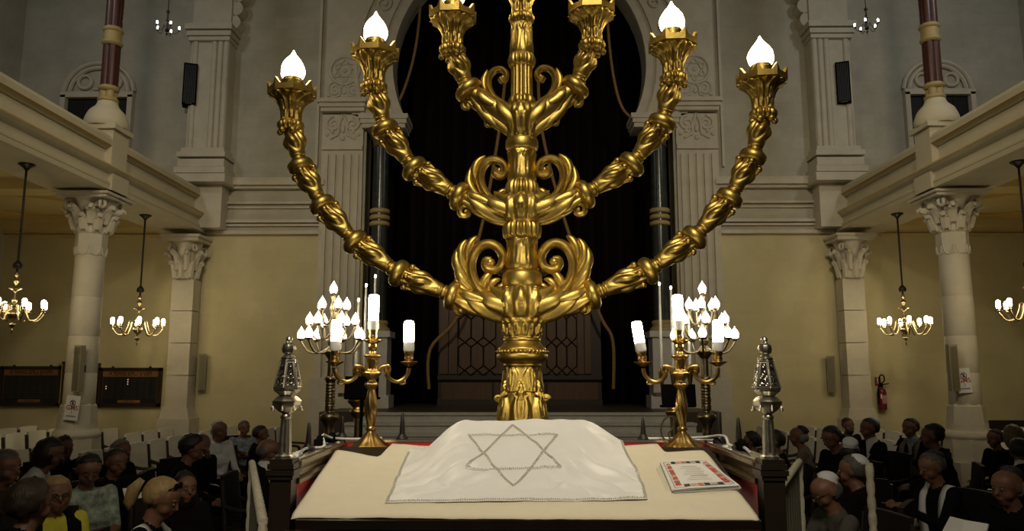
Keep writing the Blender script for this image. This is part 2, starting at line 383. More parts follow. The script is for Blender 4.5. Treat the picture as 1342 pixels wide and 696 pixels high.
# galleries ----------------------------------------------------------------------------
NCY, FCY, CXX, FCX = 11.8, 15.02, 6.66, {-1: 6.56, 1: 6.45}
GX = 6.30                                   # nave face of the gallery beam
ys = [-8.8, 15.25]
for s in (-1, 1):
    def prof(pts): return [(s * (GX + dx), z) for dx, z in pts]
    g = struct(MB().sweepY(prof([(0, 4.74), (0, 4.86), (.03, 4.88), (.03, 4.98), (.0, 5.0), (.92, 5.0), (.92, 4.74)]), ys), 'wall_gallery_beam', PLASTER, smooth=0)
    struct(MB().sweepY(prof([(.0, 5.0), (-.04, 5.03), (-.07, 5.06), (-.07, 5.10), (-.02, 5.12), (.4, 5.12), (.4, 5.0)]), ys), 'beam_cornice', PLASTER, g, 0)
    struct(MB().sweepY(prof([(-.074, 5.062), (-.074, 5.082), (-.05, 5.082), (-.05, 5.062)]), ys), 'ochre_line', OCHRE, g, 0)
    struct(MB().sweepY(prof([(.12, 5.12), (.14, 5.40), (.36, 5.40), (.36, 5.12)]), ys), 'parapet_panel', PLASTER, g, 0)
    struct(MB().sweepY(prof([(.10, 5.40), (.03, 5.45), (.02, 5.53), (.05, 5.59), (.40, 5.59), (.40, 5.40)]), ys), 'parapet_rail', PLASTER, g, 0)
    struct(MB().sweepY(prof([(.05, 5.425), (.02, 5.445), (.05, 5.45)]), ys), 'ochre_line', OCHRE, g, 0)
    struct(MB().sweepY(prof([(.006, 4.815), (-.004, 4.815), (-.004, 4.823), (.006, 4.823)]), ys), 'fascia_line', OCHRE, g, 0)
    MB().box((s * (GX + .02), NCY, 4.87), (.10, .5, .26)).build('beam_block', PLASTER, g, 0)
    fl = struct(MB().box((s * (GX + .9 + SX) / 2, 3.2, 4.98), (SX - GX - .85, 24.2, .12)), 'ceiling_aisle', CEILP, smooth=0)
    for k, y in enumerate((5.0, 8.3, 11.8, 14.95)):           # cross beams over the columns
        MB().box((s * (GX + .9 + SX) / 2, y, 4.86), (SX - GX - .9, .45, .20)).build('cross_beam', CEILP, fl, 0)
    for y in (6.65, 10.05, 13.4):                             # painted roundels with moulded rims
        for r in (1.25, 1.0):
            MB().tube([(s * 8.7 + r * cos(a), y + r * .9 * sin(a), 4.91) for a in [2 * pi * i / 40 for i in range(40)]], .045, 8, closed=True).build('ceiling_roundel', OCHRE, fl)
    for z, e in ((4.86, .16), (4.78, .10), (4.69, .05)):
        MB().box((s * (GX + .9 + SX) / 2, WY - e / 2, z), (SX - GX - .9, e, .07)).build('wall_cornice', CEILP, fl, 0)

# gallery end-wall windows with pointed blind arch -------------------------------------------
for n_, s in ((1, -1), (2, 1)):
    wx0, wx1 = (P(84, 135, WY).x, P(176, 135, WY).x) if s < 0 else (P(1184, 135, WY).x, P(1274, 135, WY).x)
    wc, hw = (wx0 + wx1) / 2, (wx1 - wx0) / 2; zt = P(671, 128, WY).z; zb = 5.4
    wn = struct(MB().box((wc, WY - .01, (zt + zb) / 2), (hw * 1.72, .04, zt - zb)), 'window_%d' % n_, mat('window_night_glass', (.010, .012, .016), .12), smooth=0)
    for x in (-1, 1): MB().box((wc + x * hw * .95, WY - .06, (zt + zb) / 2), (hw * .14, .14, zt - zb + .1)).build('window_jamb', STONE, wn, 0)
    MB().box((wc, WY - .06, zt + .06), (hw * 2.05, .14, .12)).build('window_lintel', STONE, wn, 0)
    for k in range(3): MB().box((wc + (k - 1) * hw * .45, WY - .035, (zt + zb) / 2), (.03, .03, zt - zb)).build('mullion', IRON, wn, 0)
    for r in (1.0, .84):
        pts = [(wc + hw * r * x, WY - .05, zt + .12 + (.02 + hw * .85 * r * (1 - abs(x) ** 2.4) ** .62)) for x in [-1 + 2 * i / 28 for i in range(29)]]
        MB().tube(pts, .045, 6).build('blind_arch_moulding', STONE, wn)
    for x in (-.42, .42):
        MB().tube([(wc + hw * x + hw * .19 * cos(a), WY - .04, zt + .12 + hw * .32 + hw * .19 * sin(a)) for a in [2 * pi * i / 20 for i in range(20)]], .035, 6, closed=True).build('tracery_circle', STONE, wn)
    MB().tube([(wc - hw * .15, WY - .04, zt + .2), (wc + hw * .15, WY - .04, zt + .2)], .03, 6).build('tracery_bar', STONE, wn)

# dais, marble steps, bimah ---------------------------------------------------------------
st = struct(MB().box((0, 16.3, .645), (6.9, 5.6, 1.29)), 'floor_dais', mat('dais_floor', (.05, .035, .02), .5), smooth=0)
for k in range(8):
    zt = 1.29 - .155 * k
    MB().box((0, 13.42 - .28 * k, zt / 2), (5.6 + .2 * k, .30, zt)).build('marble_step', MARBLE, st, 0)
    MB().box((0, 13.26 - .28 * k, zt - .02), (5.62 + .2 * k, .05, .04)).build('step_nosing', MARBLE, st, 0)
bi = struct(MB().box((0, 1.7, .2), (3.0, 6.6, .4)), 'floor_bimah', DARKWOOD, smooth=0)
struct(MB().box((9.35, WY - .06, .53), (2.05, .1, 1.06)), 'trim_wainscot', DARKWOOD, smooth=0)

# ================================================================== ark, curtain, cords
ar = thing('ark_screen', 'dark wooden ark screen with lattice panels behind the gold menorah', 'screen', (0, 16.7, 1.29))
S2 = lambda px: P(px, 450, 16.7).x
def AZp(py): return P(684, py, 16.7).z - 1.29
MB().box((0, .12, 1.2), (3.5, .16, 2.42)).build('back_board', ARKDARK, ar, 0)
for x0, x1 in ((576, 600), (650, 716), (756, 775)):
    n = max(1, round((x1 - x0) / 12))
    for k in range(n):
        a, b = S2(x0 + (x1 - x0) * k / n), S2(x0 + (x1 - x0) * (k + 1) / n)
        MB().box(((a + b) / 2, 0.01, (AZp(380) + AZp(490)) / 2), (b - a - .02, .06, AZp(380) - AZp(490))).build('wood_plank', ARKWOOD, ar, 0)
for x0, x1 in ((601, 650), (716, 756)):
    a, b = S2(x0), S2(x1); zb, zt = AZp(490), AZp(380); W_ = b - a
    MB().box(((a + b) / 2, .03, (zb + zt) / 2), (W_, .03, zt - zb)).build('lattice_panel', ARKWOOD, ar, 0)
    cw = W_ / 3
    for i in range(4):
        for j in range(3):
            x = a + cw * i; z0_ = zb + (zt - zb) * j / 3; hh = (zt - zb) / 3
            if i < 3 or True:
                MB().tube([(x, 0, z0_ + hh * .30), (x, 0, z0_ + hh * .95)], .016, 4).build('lattice_bar', ARKDARK, ar, 0)
            if i < 3:
                m_ = MB(); xm = x + cw / 2
                m_.tube([(x, 0, z0_ + hh * .30), (xm, 0, z0_ + hh * .12), (x + cw, 0, z0_ + hh * .30)], .016, 4)
                m_.tube([(x, 0, z0_ - hh * .05), (xm, 0, z0_ + hh * .12), (x + cw, 0, z0_ - hh * .05)], .016, 4)
                m_.build('lattice_bar', ARKDARK, ar, 0)
MB().box((0, -.03, AZp(495)), (3.5, .14, .08)).build('screen_rail', ARKDARK, ar, 0)
for k in range(3): MB().box(((k - 1) * 1.13, .0, (AZp(500) + .08) / 2), (1.08, .05, AZp(500) - .12)).build('lower_panel', ARKWOOD, ar, 0)
MB().box((0, -.03, .06), (3.5, .14, .12)).build('screen_sill', ARKDARK, ar, 0)
MB().box((0, 0, AZp(378)), (3.5, .2, .1)).build('screen_top', ARKDARK, ar, 0)
# curtain
mb = MB(); n = 240; vs_ = []
for z in (1.3, 11.4):
    for i in range(n + 1):
        x = -3.35 + 6.7 * i / n; vs_.append((x, 17.6 + .09 * sin(i * .55) + .04 * sin(i * .21), z))
mb.add(vs_, [(i, i + 1, n + 2 + i, n + 1 + i) for i in range(n)])
cu = mb.build('ark_curtain', CURTAIN); cu.modifiers.new('thick', 'SOLIDIFY').thickness = .02
tag(cu, 'almost black velvet curtain hanging inside the great arch', 'curtain')
for px in (641, 657, 712, 727):
    c = P(px, 356, 17.4); m_ = MB(); m_.tube([c + V((.10 * cos(a), 0, .10 * sin(a))) for a in [2 * pi * i / 20 for i in range(20)]], .02, 6, closed=True)
    m_.lathe([(.09, 0), (.08, .02), (.03, .035)], 16, c, M=Matrix.Rotation(pi / 2, 3, 'X')); m_.build('curtain_roundel', mat('dull_bronze', (.07, .05, .025), .5, .8), cu)
def cord(label, pts, Y, r=.035):
    o = MB().tube(catmull([P(x, y, Y) for x, y in pts], 6), r, 8).build('hanging_cord', CORD); return tag(o, label, 'cord', 'cords before the curtain')
cord('gold cord slanting down behind the menorah to the left', [(663, 95), (655, 165), (641, 250), (628, 310), (601, 412), (564, 457), (562, 510)], 16.2)
cord('gold cord slanting down behind the menorah to the right', [(705, 95), (711, 175), (742, 295), (785, 410), (803, 446), (804, 510)], 16.2)
cord('gold cord hanging in a slack bow at the left of the arch', [(552, -20), (549, 30), (541, 80), (525, 128), (508, 146)], 15.6, .03)
cord('gold cord hanging in a slack bow at the right of the arch', [(795, -20), (797, 40), (804, 100), (815, 140), (832, 158)], 15.6, .03)
# dark marble columns in the opening
for s, sd in ((-1, 'left'), (1, 'right')):
    t = thing('marble_column', 'dark green marble column with gilt ring at the %s of the arch' % sd, 'column', (s * 2.82, WY + .0, 1.29), 0, 'dark columns in the arch')
    MB().box((0, 0, .12), (.62, .62, .24)).build('plinth', MARBLE, t, 0); MB().box((0, 0, .80), (.50, .50, 1.14)).build('pedestal', MARBLE, t, 0)
    MB().box((0, 0, 1.42), (.62, .62, .12)).build('pedestal_cap', MARBLE, t, 0)
    MB().lathe(smooth_prof([(.25, 1.48), (.25, 1.54), (.20, 1.58), (.22, 1.66), (.18, 1.70)]), 20).build('column_base', GILT, t)
    MB().lathe([(.175, 1.68), (.16, 5.3)], 24).build('shaft', GREENMARBLE, t)
    for dz in (-.13, 0, .13): MB().lathe(smooth_prof([(.165, 3.72 + dz), (.20, 3.74 + dz), (.20, 3.80 + dz), (.165, 3.82 + dz)], 3), 20).build('gilt_ring', GILT, t)
    MB().lathe(smooth_prof([(.16, 5.22), (.19, 5.24), (.16, 5.28), (.20, 5.45), (.30, 5.58), (.30, IMPZ - 1.29 - .17)], 4), 24, fn=lambda t_, a: .02 * abs(sin(4 * a)) * t_).build('capital', mat('dull_carved_capital', (.10, .07, .045), .6), t)

# ================================================================== columns of the nave
def capital(t, z0, h, r, w_, half=False):
    m_ = MB(); m_.lathe(smooth_prof([(r * 1.02, z0), (r * 1.02, z0 + h * .5), (r * 1.25, z0 + h * .8), (r * 1.5, z0 + h)], 5), 32); m_.build('capital_bell', STONE, t)
    for row, (n, zb, hh, out) in enumerate(((8, z0 + .02, h * .42, .08), (8, z0 + h * .22, h * .5, .13))):
        for k in range(n):
            a = 2 * pi * (k + .5 * row) / n
            pts = [(0, 0, zb), (0, -.02, zb + hh * .4), (0, -out * .6, zb + hh * .8), (0, -out * 1.25, zb + hh * .97), (0, -out * 1.35, zb + hh * .84)]
            Rm = Matrix.Rotation(a, 3, 'Z'); pts = [Rm @ (V(p) + V((0, -r * 1.06, 0))) for p in catmull(pts, 3)]
            q = len(pts); m_ = MB(); m_.tube(pts, [(.028 + .05 * sin(pi * min(1, .25 + .75 * i / q))) * r / .27 for i in range(q)], 6)
            for d in (-1, 1): m_.tube([p + Rm @ V((d * .05 * r / .27, .012, -.03)) for p in pts[:-2]], [.028 * r / .27] * (q - 2), 5)
            m_.build('acanthus_leaf', STONE, t)
    for k in range(4):
        a = pi / 4 + k * pi / 2
        for d in (-1, 1):
            c = V((w_ * .60 * cos(a), w_ * .60 * sin(a), z0 + h * .80)); tang = V((-sin(a), cos(a), 0)) * d
            rad = V((cos(a), sin(a), 0)); pts = [c + (rad * .55 + tang * .45).normalized() * (rr * cos(b)) + V((0, 0, rr * sin(b))) for b, rr in [(R(200) - R(460) * i / 18, .15 * w_ * (1 - .8 * i / 18)) for i in range(19)]]
            MB().tube(pts, [.05 * w_ * (1 - .4 * i / 18) for i in range(19)], 6).build('volute', STONE, t)
    m_ = MB(); m_.box((0, 0, z0 + h * 1.04), (w_ * 1.30, w_ * 1.30, h * .10)); m_.box((0, 0, z0 + h * 1.12), (w_ * 1.42, w_ * 1.42, h * .07)); m_.build('abacus', STONE, t, 0)

for s, sd in ((-1, 'left'), (1, 'right')):
    t = thing('nave_column', 'tall white stone column with leafy capital carrying the %s gallery' % sd, 'column', (s * CXX, NCY, 0), 0, 'nave columns')
    MB().box((0, 0, .33), (.66, .66, .66)).build('plinth', STONE, t, 0); MB().lathe([(.335, .66), (.335, .98)], 8, ph=pi / 8).build('pedestal', STONE, t, 20)
    MB().lathe(smooth_prof([(.315, .98), (.335, 1.03), (.315, 1.08), (.285, 1.12), (.275, 1.2)], 4), 32).build('base_torus', STONE, t)
    MB().lathe([(.28, 1.18), (.25, 1.46), (.22, 1.5)], 8, ph=pi / 8).build('base_collar', STONE, t, 20)
    zs = [1.46, 1.95, 2.5, 3.1, 3.75]
    for k in range(4):
        r = lambda z: .222 - .012 * (z - 1.46) / 2.3
        z0_, z1_ = zs[k], zs[k + 1]
        MB().lathe([(r(z0_) - .008, z0_), (r(z0_), z0_ + .012), (r(z1_), z1_ - .012), (r(z1_) - .008, z1_)], 36).build('shaft_drum', STONE, t)
    m_ = MB(); m_.lathe([(.225, 3.75), (.228, 4.07), (.245, 4.08), (.245, 4.11)], 8, ph=pi / 8); m_.build('neck_collar', STONE, t, 20)
    for k in range(8):
        a = 2 * pi * k / 8; MB().tube([(.214 * cos(a) - .075 * sin(a) * x, .214 * sin(a) + .075 * cos(a) * x, 3.87 - .13 * sqrt(max(0, 1 - x * x))) for x in [-1 + i / 5 for i in range(11)]], .014, 5).build('collar_lobe', STONE, t)
    capital(t, 4.11, .50, .235, .60)
    # pier against the end wall
    t = thing('wall_pillar', 'white stone half pillar against the end wall below the %s gallery' % sd, 'pillar', (s * FCX[s], FCY, 0), 0, 'end wall pillars')
    MB().box((0, .04, .55), (.62, .46, 1.1)).build('plinth', STONE, t, 0); MB().box((0, .04, 1.2), (.56, .42, .2), taper=.85).build('base', STONE, t, 0)
    for k in range(4): MB().box((0, .06, 1.3 + .62 * k + .305), (.42, .34, .607)).build('shaft_block', STONE, t, 0)
    capital(t, 3.78, .73, .20, .54)
    # red gallery column
    t = thing('gallery_column', 'dark red painted column with gilt rings standing on the %s gallery' % sd, 'column', (s * (GX + .27), NCY, 5.12), 0, 'red gallery columns')
    MB().box((0, 0, .30), (.50, .46, .60)).build('pedestal', PLASTER, t, 0); MB().box((0, 0, .635), (.60, .56, .08)).build('pedestal_cap', PLASTER, t, 0)
    MB().lathe(smooth_prof([(.32, .67), (.33, .76), (.27, .92), (.18, 1.02), (.15, 1.10)], 4), 16).build('base_bell', PLASTER, t)
    for k in range(4):
        a = pi / 4 + k * pi / 2; c = (.06 * cos(a), .06 * sin(a), 0)
        MB().lathe([(.072, 1.05), (.072, 1.33)], 12, c).build('base_shaft', GILT, t); MB().lathe([(.072, 1.33), (.072, 5.6)], 12, c).build('red_shaft', REDCOL, t)
    for z in (1.12, 1.31, 2.08, 2.30): MB().lathe(smooth_prof([(.13, z - .03), (.155, z), (.155, z + .03), (.13, z + .06)], 3), 20).build('gilt_ring', GILT, t)
    MB().lathe([(.135, 2.08), (.135, 2.34)], 20).build('gilt_band', GILT, t)
# ================================================================== the menorah
MY = 4.2; MBASE = P(684.5, 500, MY); MX = MBASE.x
men = thing('menorah', 'giant gilded seven-branched menorah with lit flame bulbs behind the cloth-covered desk', 'menorah', (MX, MY, .4), R(-3.6))
def mz(py): return P(684, py, MY).z - .4
def mk(py): return mpp(684, py, MY)
def mp(dx, py, y=0.0): return V((dx * mk(py), y, mz(py)))
def mprof(rows): return [(r * mk(py), mz(py)) for r, py in rows]     # (half width px, y px) bottom to top

flute = lambda n, amp: (lambda t, a: amp * (abs(cos(n * a / 2)) - .5) * sin(pi * max(0.02, min(.98, t))))
def seg(name, rows, fn=None, n=64, k=5, sm=50):
    return MB().lathe(smooth_prof(mprof(rows), k), n, fn=fn).build(name, GOLD, men, sm)
# foot down to the platform
MB().lathe(smooth_prof([(.42, 0), (.42, .08), (.36, .12), (.34, .22), (.24, .32), (.20, .5), (.19, .8), (33 * mk(556), mz(556))], 5), 64,
           fn=lambda t, a: .008 * (abs(cos(4 * a)) - .5)).build('foot', GOLD, men, 50)
# lower shaft with two rows of carved leaves
def fn_low(t, a): return max(leaf(t, a, 6, 0.0, .020, 0.0, .58), leaf(t, a, 6, .5, .018, .42, 1.0) * .9) - .004
MB().lathe(smooth_prof(mprof([(33, 556), (30, 535), (26.5, 515), (24, 497), (22.5, 485), (22, 480)]), 14), 132, fn=fn_low).build('leafed_shaft', GOLD, men, 60)
for s in (-1, 1):
    for q in (0.0,):
        MB().tube(spiral(mp(s * 31, 522 - 260 * q, -.02), .020, .006, R(0), s * R(520), 18), .009, 7).build('shaft_curl', GOLD, men)
for k in range(6):
    a = 2 * pi * (k + .5) / 6 - pi / 2 + pi / 6
    MB().tube([V((cos(a + x * .36), sin(a + x * .36), 0)) * (27.5 * mk(515)) + V((0, 0, mz(522) + .022 * abs(x) ** 1.5)) for x in [-1 + i / 6 for i in range(13)]],
              [.006 + .012 * (1 - abs(-1 + i / 6)) for i in range(13)], 7).build('leaf_lip', GOLD, men)
seg('ring', [(22, 481), (24.5, 480), (24.5, 477), (22.5, 475.5)])
seg('bulge', [(24, 476), (29, 474.5), (33, 470), (33.5, 465), (32, 463)], k=4)
seg('bulge_neck', [(31.5, 459), (31, 456), (26, 452), (24, 449), (23, 447)], k=4)
br = MB().lathe(mprof([(31, 464), (31, 458.5)]), 48).build('bead_band', GOLD, men)
for k in range(36):
    a = 2 * pi * k / 36; r = 32.2 * mk(461)
    MB().ball((r * cos(a), r * sin(a), mz(461.3)), .0115, 8, 5).build('bead', GOLD, br)
seg('ring', [(22.5, 448), (24.5, 447), (24.5, 444), (23, 443)], k=3)
MB().lathe(smooth_prof(mprof([(23, 443), (23.5, 436), (26, 428), (29, 421), (30, 418)]), 8), 96, fn=lambda t, a: leaf(t, a, 8, 0, .015, 0, 1) + .6 * leaf(t, a, 8, .5, .015, .1, .95) - .004).build('acanthus_collar', GOLD, men, 60)
# ---- tiers
def bowl_fn(t, a): return .008 * (abs(cos(4 * a)) ** .6 - .5) * sin(pi * min(1, .12 + t * .8)) + leaf(t, a, 8, .5, .015, .1, 1.0)
MB().lathe(smooth_prof(mprof([(25, 420), (28, 412), (30, 402), (30, 392), (27, 382), (25, 377)]), 7), 96, fn=bowl_fn).build('leaf_bowl', GOLD, men, 60)
seg('bulge', [(24, 378), (26, 374), (26.5, 367), (25, 359), (21, 355), (20, 353)])
MB().lathe(smooth_prof(mprof([(19.5, 354), (20.5, 348), (19, 335), (18.5, 325), (20, 316), (20, 313)]), 8), 80, fn=lambda t, a: max(leaf(t, a, 4, 0.25, .012, 0, .95), leaf(t, a, 4, .75, .011, .05, 1)) - .003).build('leafed_vase', GOLD, men, 60)
seg('fluted_ring', [(21, 314), (23.5, 311), (24.5, 304), (24, 297), (21, 292), (20, 291)], flute(18, .012), 108)
MB().lathe(smooth_prof(mprof([(21, 293), (24, 286), (26, 276), (25, 266), (21, 258), (19, 254)]), 7), 96, fn=bowl_fn).build('leaf_bowl', GOLD, men, 60)
seg('fluted_ring', [(17, 264), (20, 260), (21.5, 250), (20, 242), (17, 237), (16.5, 236)], flute(16, .012), 96)
MB().lathe(smooth_prof(mprof([(16.5, 238), (17.5, 232), (17, 220), (17, 210), (18.5, 202), (18, 197)]), 8), 80, fn=lambda t, a: max(leaf(t, a, 4, 0.25, .011, 0, .95), leaf(t, a, 4, .75, .010, .05, 1)) - .003).build('leafed_vase', GOLD, men, 60)
seg('bulge', [(17, 199), (20.5, 196), (21.5, 190), (20.5, 184), (17, 181)])
MB().lathe(smooth_prof(mprof([(16.5, 183), (18, 172), (21, 160), (22, 150), (19, 140), (15, 135)]), 8), 96, fn=lambda t, a: leaf(t, a, 6, .0, .013, 0, 1.0) + .7 * leaf(t, a, 6, .5, .013, 0, .9) - .004).build('leaf_cup', GOLD, men, 60)
seg('collar', [(16, 139), (17, 135), (16, 130), (14, 127)], lambda t, a: .006 * cos(10 * a), 80)
seg('fluted_shaft', [(14, 129), (13.5, 110), (13.5, 90), (14.5, 86)], lambda t, a: .008 * (abs(cos(6 * a)) - .6), 96)
seg('fluted_ring', [(14, 89), (16.5, 86), (17.5, 80), (16, 74), (13.5, 71)], flute(16, .009), 96)
MB().lathe(smooth_prof(mprof([(13.5, 73), (14, 65), (12.8, 50), (13, 38), (14, 32)]), 8), 72, fn=lambda t, a: max(leaf(t, a, 4, 0.25, .014, 0, .95), leaf(t, a, 4, .75, .012, .05, 1)) - .005).build('leafed_vase', GOLD, men, 60)

def bulb_mb(h, r):                          # flame-shaped glass with twisted ridges
    pr = smooth_prof([(r * .55, 0), (r * .88, h * .10), (r, h * .28), (r * .94, h * .46), (r * .64, h * .66), (r * .26, h * .84), (r * .04, h)], 4)
    return MB().lathe(pr, 28, fn=lambda t, a: .05 * r * (sin(4 * a + 7 * t) + .6 * sin(3 * a - 16 * t)) * sin(pi * min(1, t + .1)) * (1 - t))
def lamp_top(parent, base, k, up=V((0, 0, 1)), tilt=0.0):
    # base: world-local position of the ring under the flaring cup; k metres per pixel
    M = Matrix.Rotation(tilt, 3, 'Y'); L = lambda dx, dz: base + M @ V((dx * k, 0, dz * k))
    pr = [(r * k, z * k) for r, z in ((11, -9), (14, -7), (16.5, -3), (16.5, 2), (14, 5), (12.5, 7))]
    MB().lathe(smooth_prof(pr, 4), 72, base, fn=flute(14, .012), M=M).build('fluted_ring', GOLD, parent, 50)
    pr = [(r * k, z * k) for r, z in ((12.2, 6), (12.6, 16), (13.4, 24), (17, 31), (23.5, 36), (28.5, 39), (29, 41))]
    MB().lathe(smooth_prof(pr, 5), 96, base, M=M, fn=lambda t, a: (leaf(t, a, 8, 0, .013, 0, 1.06) + .6 * leaf(t, a, 8, .5, .013, .25, 1.06)) - .004 + (.012 * cos(16 * a) if t > .9 else 0)).build('flaring_cup', GOLD, parent, 60)
    m_ = MB(); n = 8; rings = []                # eight-sided crown with horned corners
    for r, z, horn in ((28, 40, 0), (32.5, 42, 0), (33, 49.5, 9), (29.0, 49.5, 9), (27.5, 45, 0), (16, 45, 0), (15.5, 56, 0), (12, 57, 0)):
        row = []
        for i in range(n * 4):
            a = 2 * pi * i / (n * 4) + pi / 8; q = (i % 4) / 4; seg_a = (q - .0) * 2 * pi / n
            rr = r * cos(pi / n) / cos(((a - pi / 8) % (2 * pi / n)) - pi / n)
            hz = horn * (1 - min(q, 1 - q) * 4 if min(q, 1 - q) < .25 else 0)
            row.append(base + M @ V((rr * k * cos(a), rr * k * sin(a), (z + hz) * k)))
        rings.append(row)
    N = n * 4; vs_ = [p for row in rings for p in row]
    m_.add(vs_, [(j * N + i, j * N + (i + 1) % N, (j + 1) * N + (i + 1) % N, (j + 1) * N + i) for j in range(len(rings) - 1) for i in range(N)] + [tuple((len(rings) - 1) * N + i for i in range(N)), tuple(reversed(range(N)))])
    m_.build('crown', GOLD, parent, 30)
    MB().lathe([(14.5 * k, 55 * k), (14.5 * k, 62 * k), (13 * k, 63 * k), (13 * k, 66 * k), (11 * k, 67 * k)], 24, base, M=M).build('bulb_holder', GOLD, parent)
    b = bulb_mb(43 * k, 16.3 * k)
    b.v = [tuple(base + M @ (V(p) + V((0, 0, 64 * k)))) for p in b.v]
    o = b.build('flame_bulb', FLAME, parent); o['label'] = 'lit white flame-shaped glass bulb'

def frame(p, T):                              # matrix whose z axis follows T
    T = T.normalized(); X = V((0, 1, 0)).cross(T).normalized(); Y = T.cross(X)
    return Matrix((X, Y, T)).transposed()
def spindle_fn(tw):
    def f(t, a):
        e = sin(pi * min(1, max(0, t))) ** .6; h = 0.0
        for q in range(4):
            da = (a - (q * pi / 2 + tw * 1.5 * (t - .45)) + pi) % (2 * pi) - pi
            d = sqrt((da / .62) ** 2 + ((t - .44) / .27) ** 2)
            h += .013 * math.exp(-(d / .62) ** 2) - .009 * math.exp(-((d - .95) / .26) ** 2)
        if t > .62: h += .006 * (abs(cos(4 * a + 3 * tw * t)) - .5) * min(1, (t - .62) * 6)
        return h * e
    return f
def make_branch(side, knobs, ring, label):
    # knobs (dx, y px) from the shaft outwards; ring: fluted ring below the lamp cup
    pts = [(side * d, y) for d, y in knobs]; body = MB()
    chain = [mp(*p) for p in pts] + [mp(side * ring[0], ring[1])]
    curls = []
    for i in range(len(chain) - 1):
        a, b = chain[i], chain[i + 1]; T = b - a; Ln = T.length; Mx = frame(a, T); k = mk(pts[i][1]); last = i == len(chain) - 2
        sc_ = 1.0
        pr = [(r * k * sc_, Ln * z) for r, z in ((9, .10), (10.4, .16), (8.6, .20), (10.2, .24), (9, .28))]
        body.lathe(smooth_prof(pr, 4), 28, a, M=Mx)
        pr = [(r * k * sc_, Ln * z) for r, z in ((9.6, .24), (11.2, .34), (13.4, .48), (13.2, .60), (11.6, .74), (11.0, .84), (12.0, .93), (10, 1.0))]
        body.lathe(smooth_prof(pr, 6), 60, a, M=Mx, fn=spindle_fn(side))
        if not last:
            for q in range(4):
                th = 2 * pi * q / 4
                c = a + Mx @ V((14.5 * k * cos(th), 14.5 * k * sin(th), Ln * .82)); curls.append((c, 4.6 * k, T.normalized()))
    o = body.build('branch', GOLD, men, 60); o['label'] = label
    for c, r, T in curls:
        m_ = MB(); m_.ball(c, r, 10, 6); m_.tube([c - T * r * 2.2, c - T * r * .9, c], [r * .25, r * .6, r * .8], 7); m_.build('curl', GOLD, o)
    for i, p in enumerate(pts):
        T = (chain[i + 1] - (chain[i - 1] if i else mp(side * (knobs[0][0] - 30), knobs[0][1] + 4))); k = mk(p[1]); r0 = 19.6 - .6 * i
        pr = [(r * k * r0 / 17, z * k) for r, z in ((9, -8.6), (12.5, -8), (16, -5.2), (17.2, -.5), (16.2, 4), (13, 7), (10, 8))]
        MB().lathe(smooth_prof(pr, 5), 40, chain[i], M=frame(chain[i], T)).build('knob', GOLD, o)
    k = mk(ring[1]); T = chain[-1] - chain[-2]
    for q in range(6):
        th = 2 * pi * q / 6
        MB().ball(chain[-1] + V((14 * k * cos(th), 14 * k * sin(th), -9.5 * k)), 4.6 * k, 8, 6).build('curl', GOLD, o)
    lamp_top(o, chain[-1], k * .985)
OUT = [(92, 387), (164, 356.5), (223, 314), (267.5, 264), (297, 211.5)]
MID = [(83, 256), (143, 218), (182, 165)]
INN = [(70.5, 116)]
for s, sd in ((-1, 'left'), (1, 'right')):
    make_branch(s, OUT, (310, 157), 'outer gilded branch curving up on the %s' % sd)
    make_branch(s, MID, (196.5, 108), 'middle gilded branch curving up on the %s' % sd)
    make_branch(s, INN, (91.5, 62), 'short inner gilded branch on the %s' % sd)
lamp_top(men, mp(0, 24), mk(20) * .95)

# arms and acanthus wings between shaft and first knob of each tier
def blade(mb, pts, wmax, flat=.5, n=10, ys=None, tipw=.1):
    if ys is None: ys = [0] * len(pts)
    c = catmull([mp(a, b, y) for (a, b), y in zip(pts, ys)], 6); m = len(c)
    k = mk(pts[0][1])
    mb.tube(c, [wmax * k * max(tipw, sin(pi * (.12 + .86 * i / (m - 1))) ** .75) for i in range(m)], n, flat=flat)
def tier(s, axis, rad, leaves, wd):
    c = catmull([mp(s * a, b) for a, b in axis], 8); m = len(c); k = mk(axis[0][1])
    rr = [(rad[0] + (rad[1] - rad[0]) * (i / (m - 1)) ** .8) * k for i in range(m)]
    o = MB().tube(c, rr, 28).build('arm', GOLD, men, 60)
    def sy(a, b):
        q = mp(s * a, b); i = min(range(m), key=lambda j: abs(c[j].x - q.x)); v = q.z - c[i].z
        return sqrt(max((rr[i] * .35) ** 2, rr[i] ** 2 - v * v)) + .004
    for pts, w_ in leaves:
        for y in (-1, 1):
            b_ = MB(); blade(b_, [(s * a, b) for a, b in pts], w_ * wd, .36, 12, [y * sy(a, b) for a, b in pts]); b_.build('arm_leaf', GOLD, o)
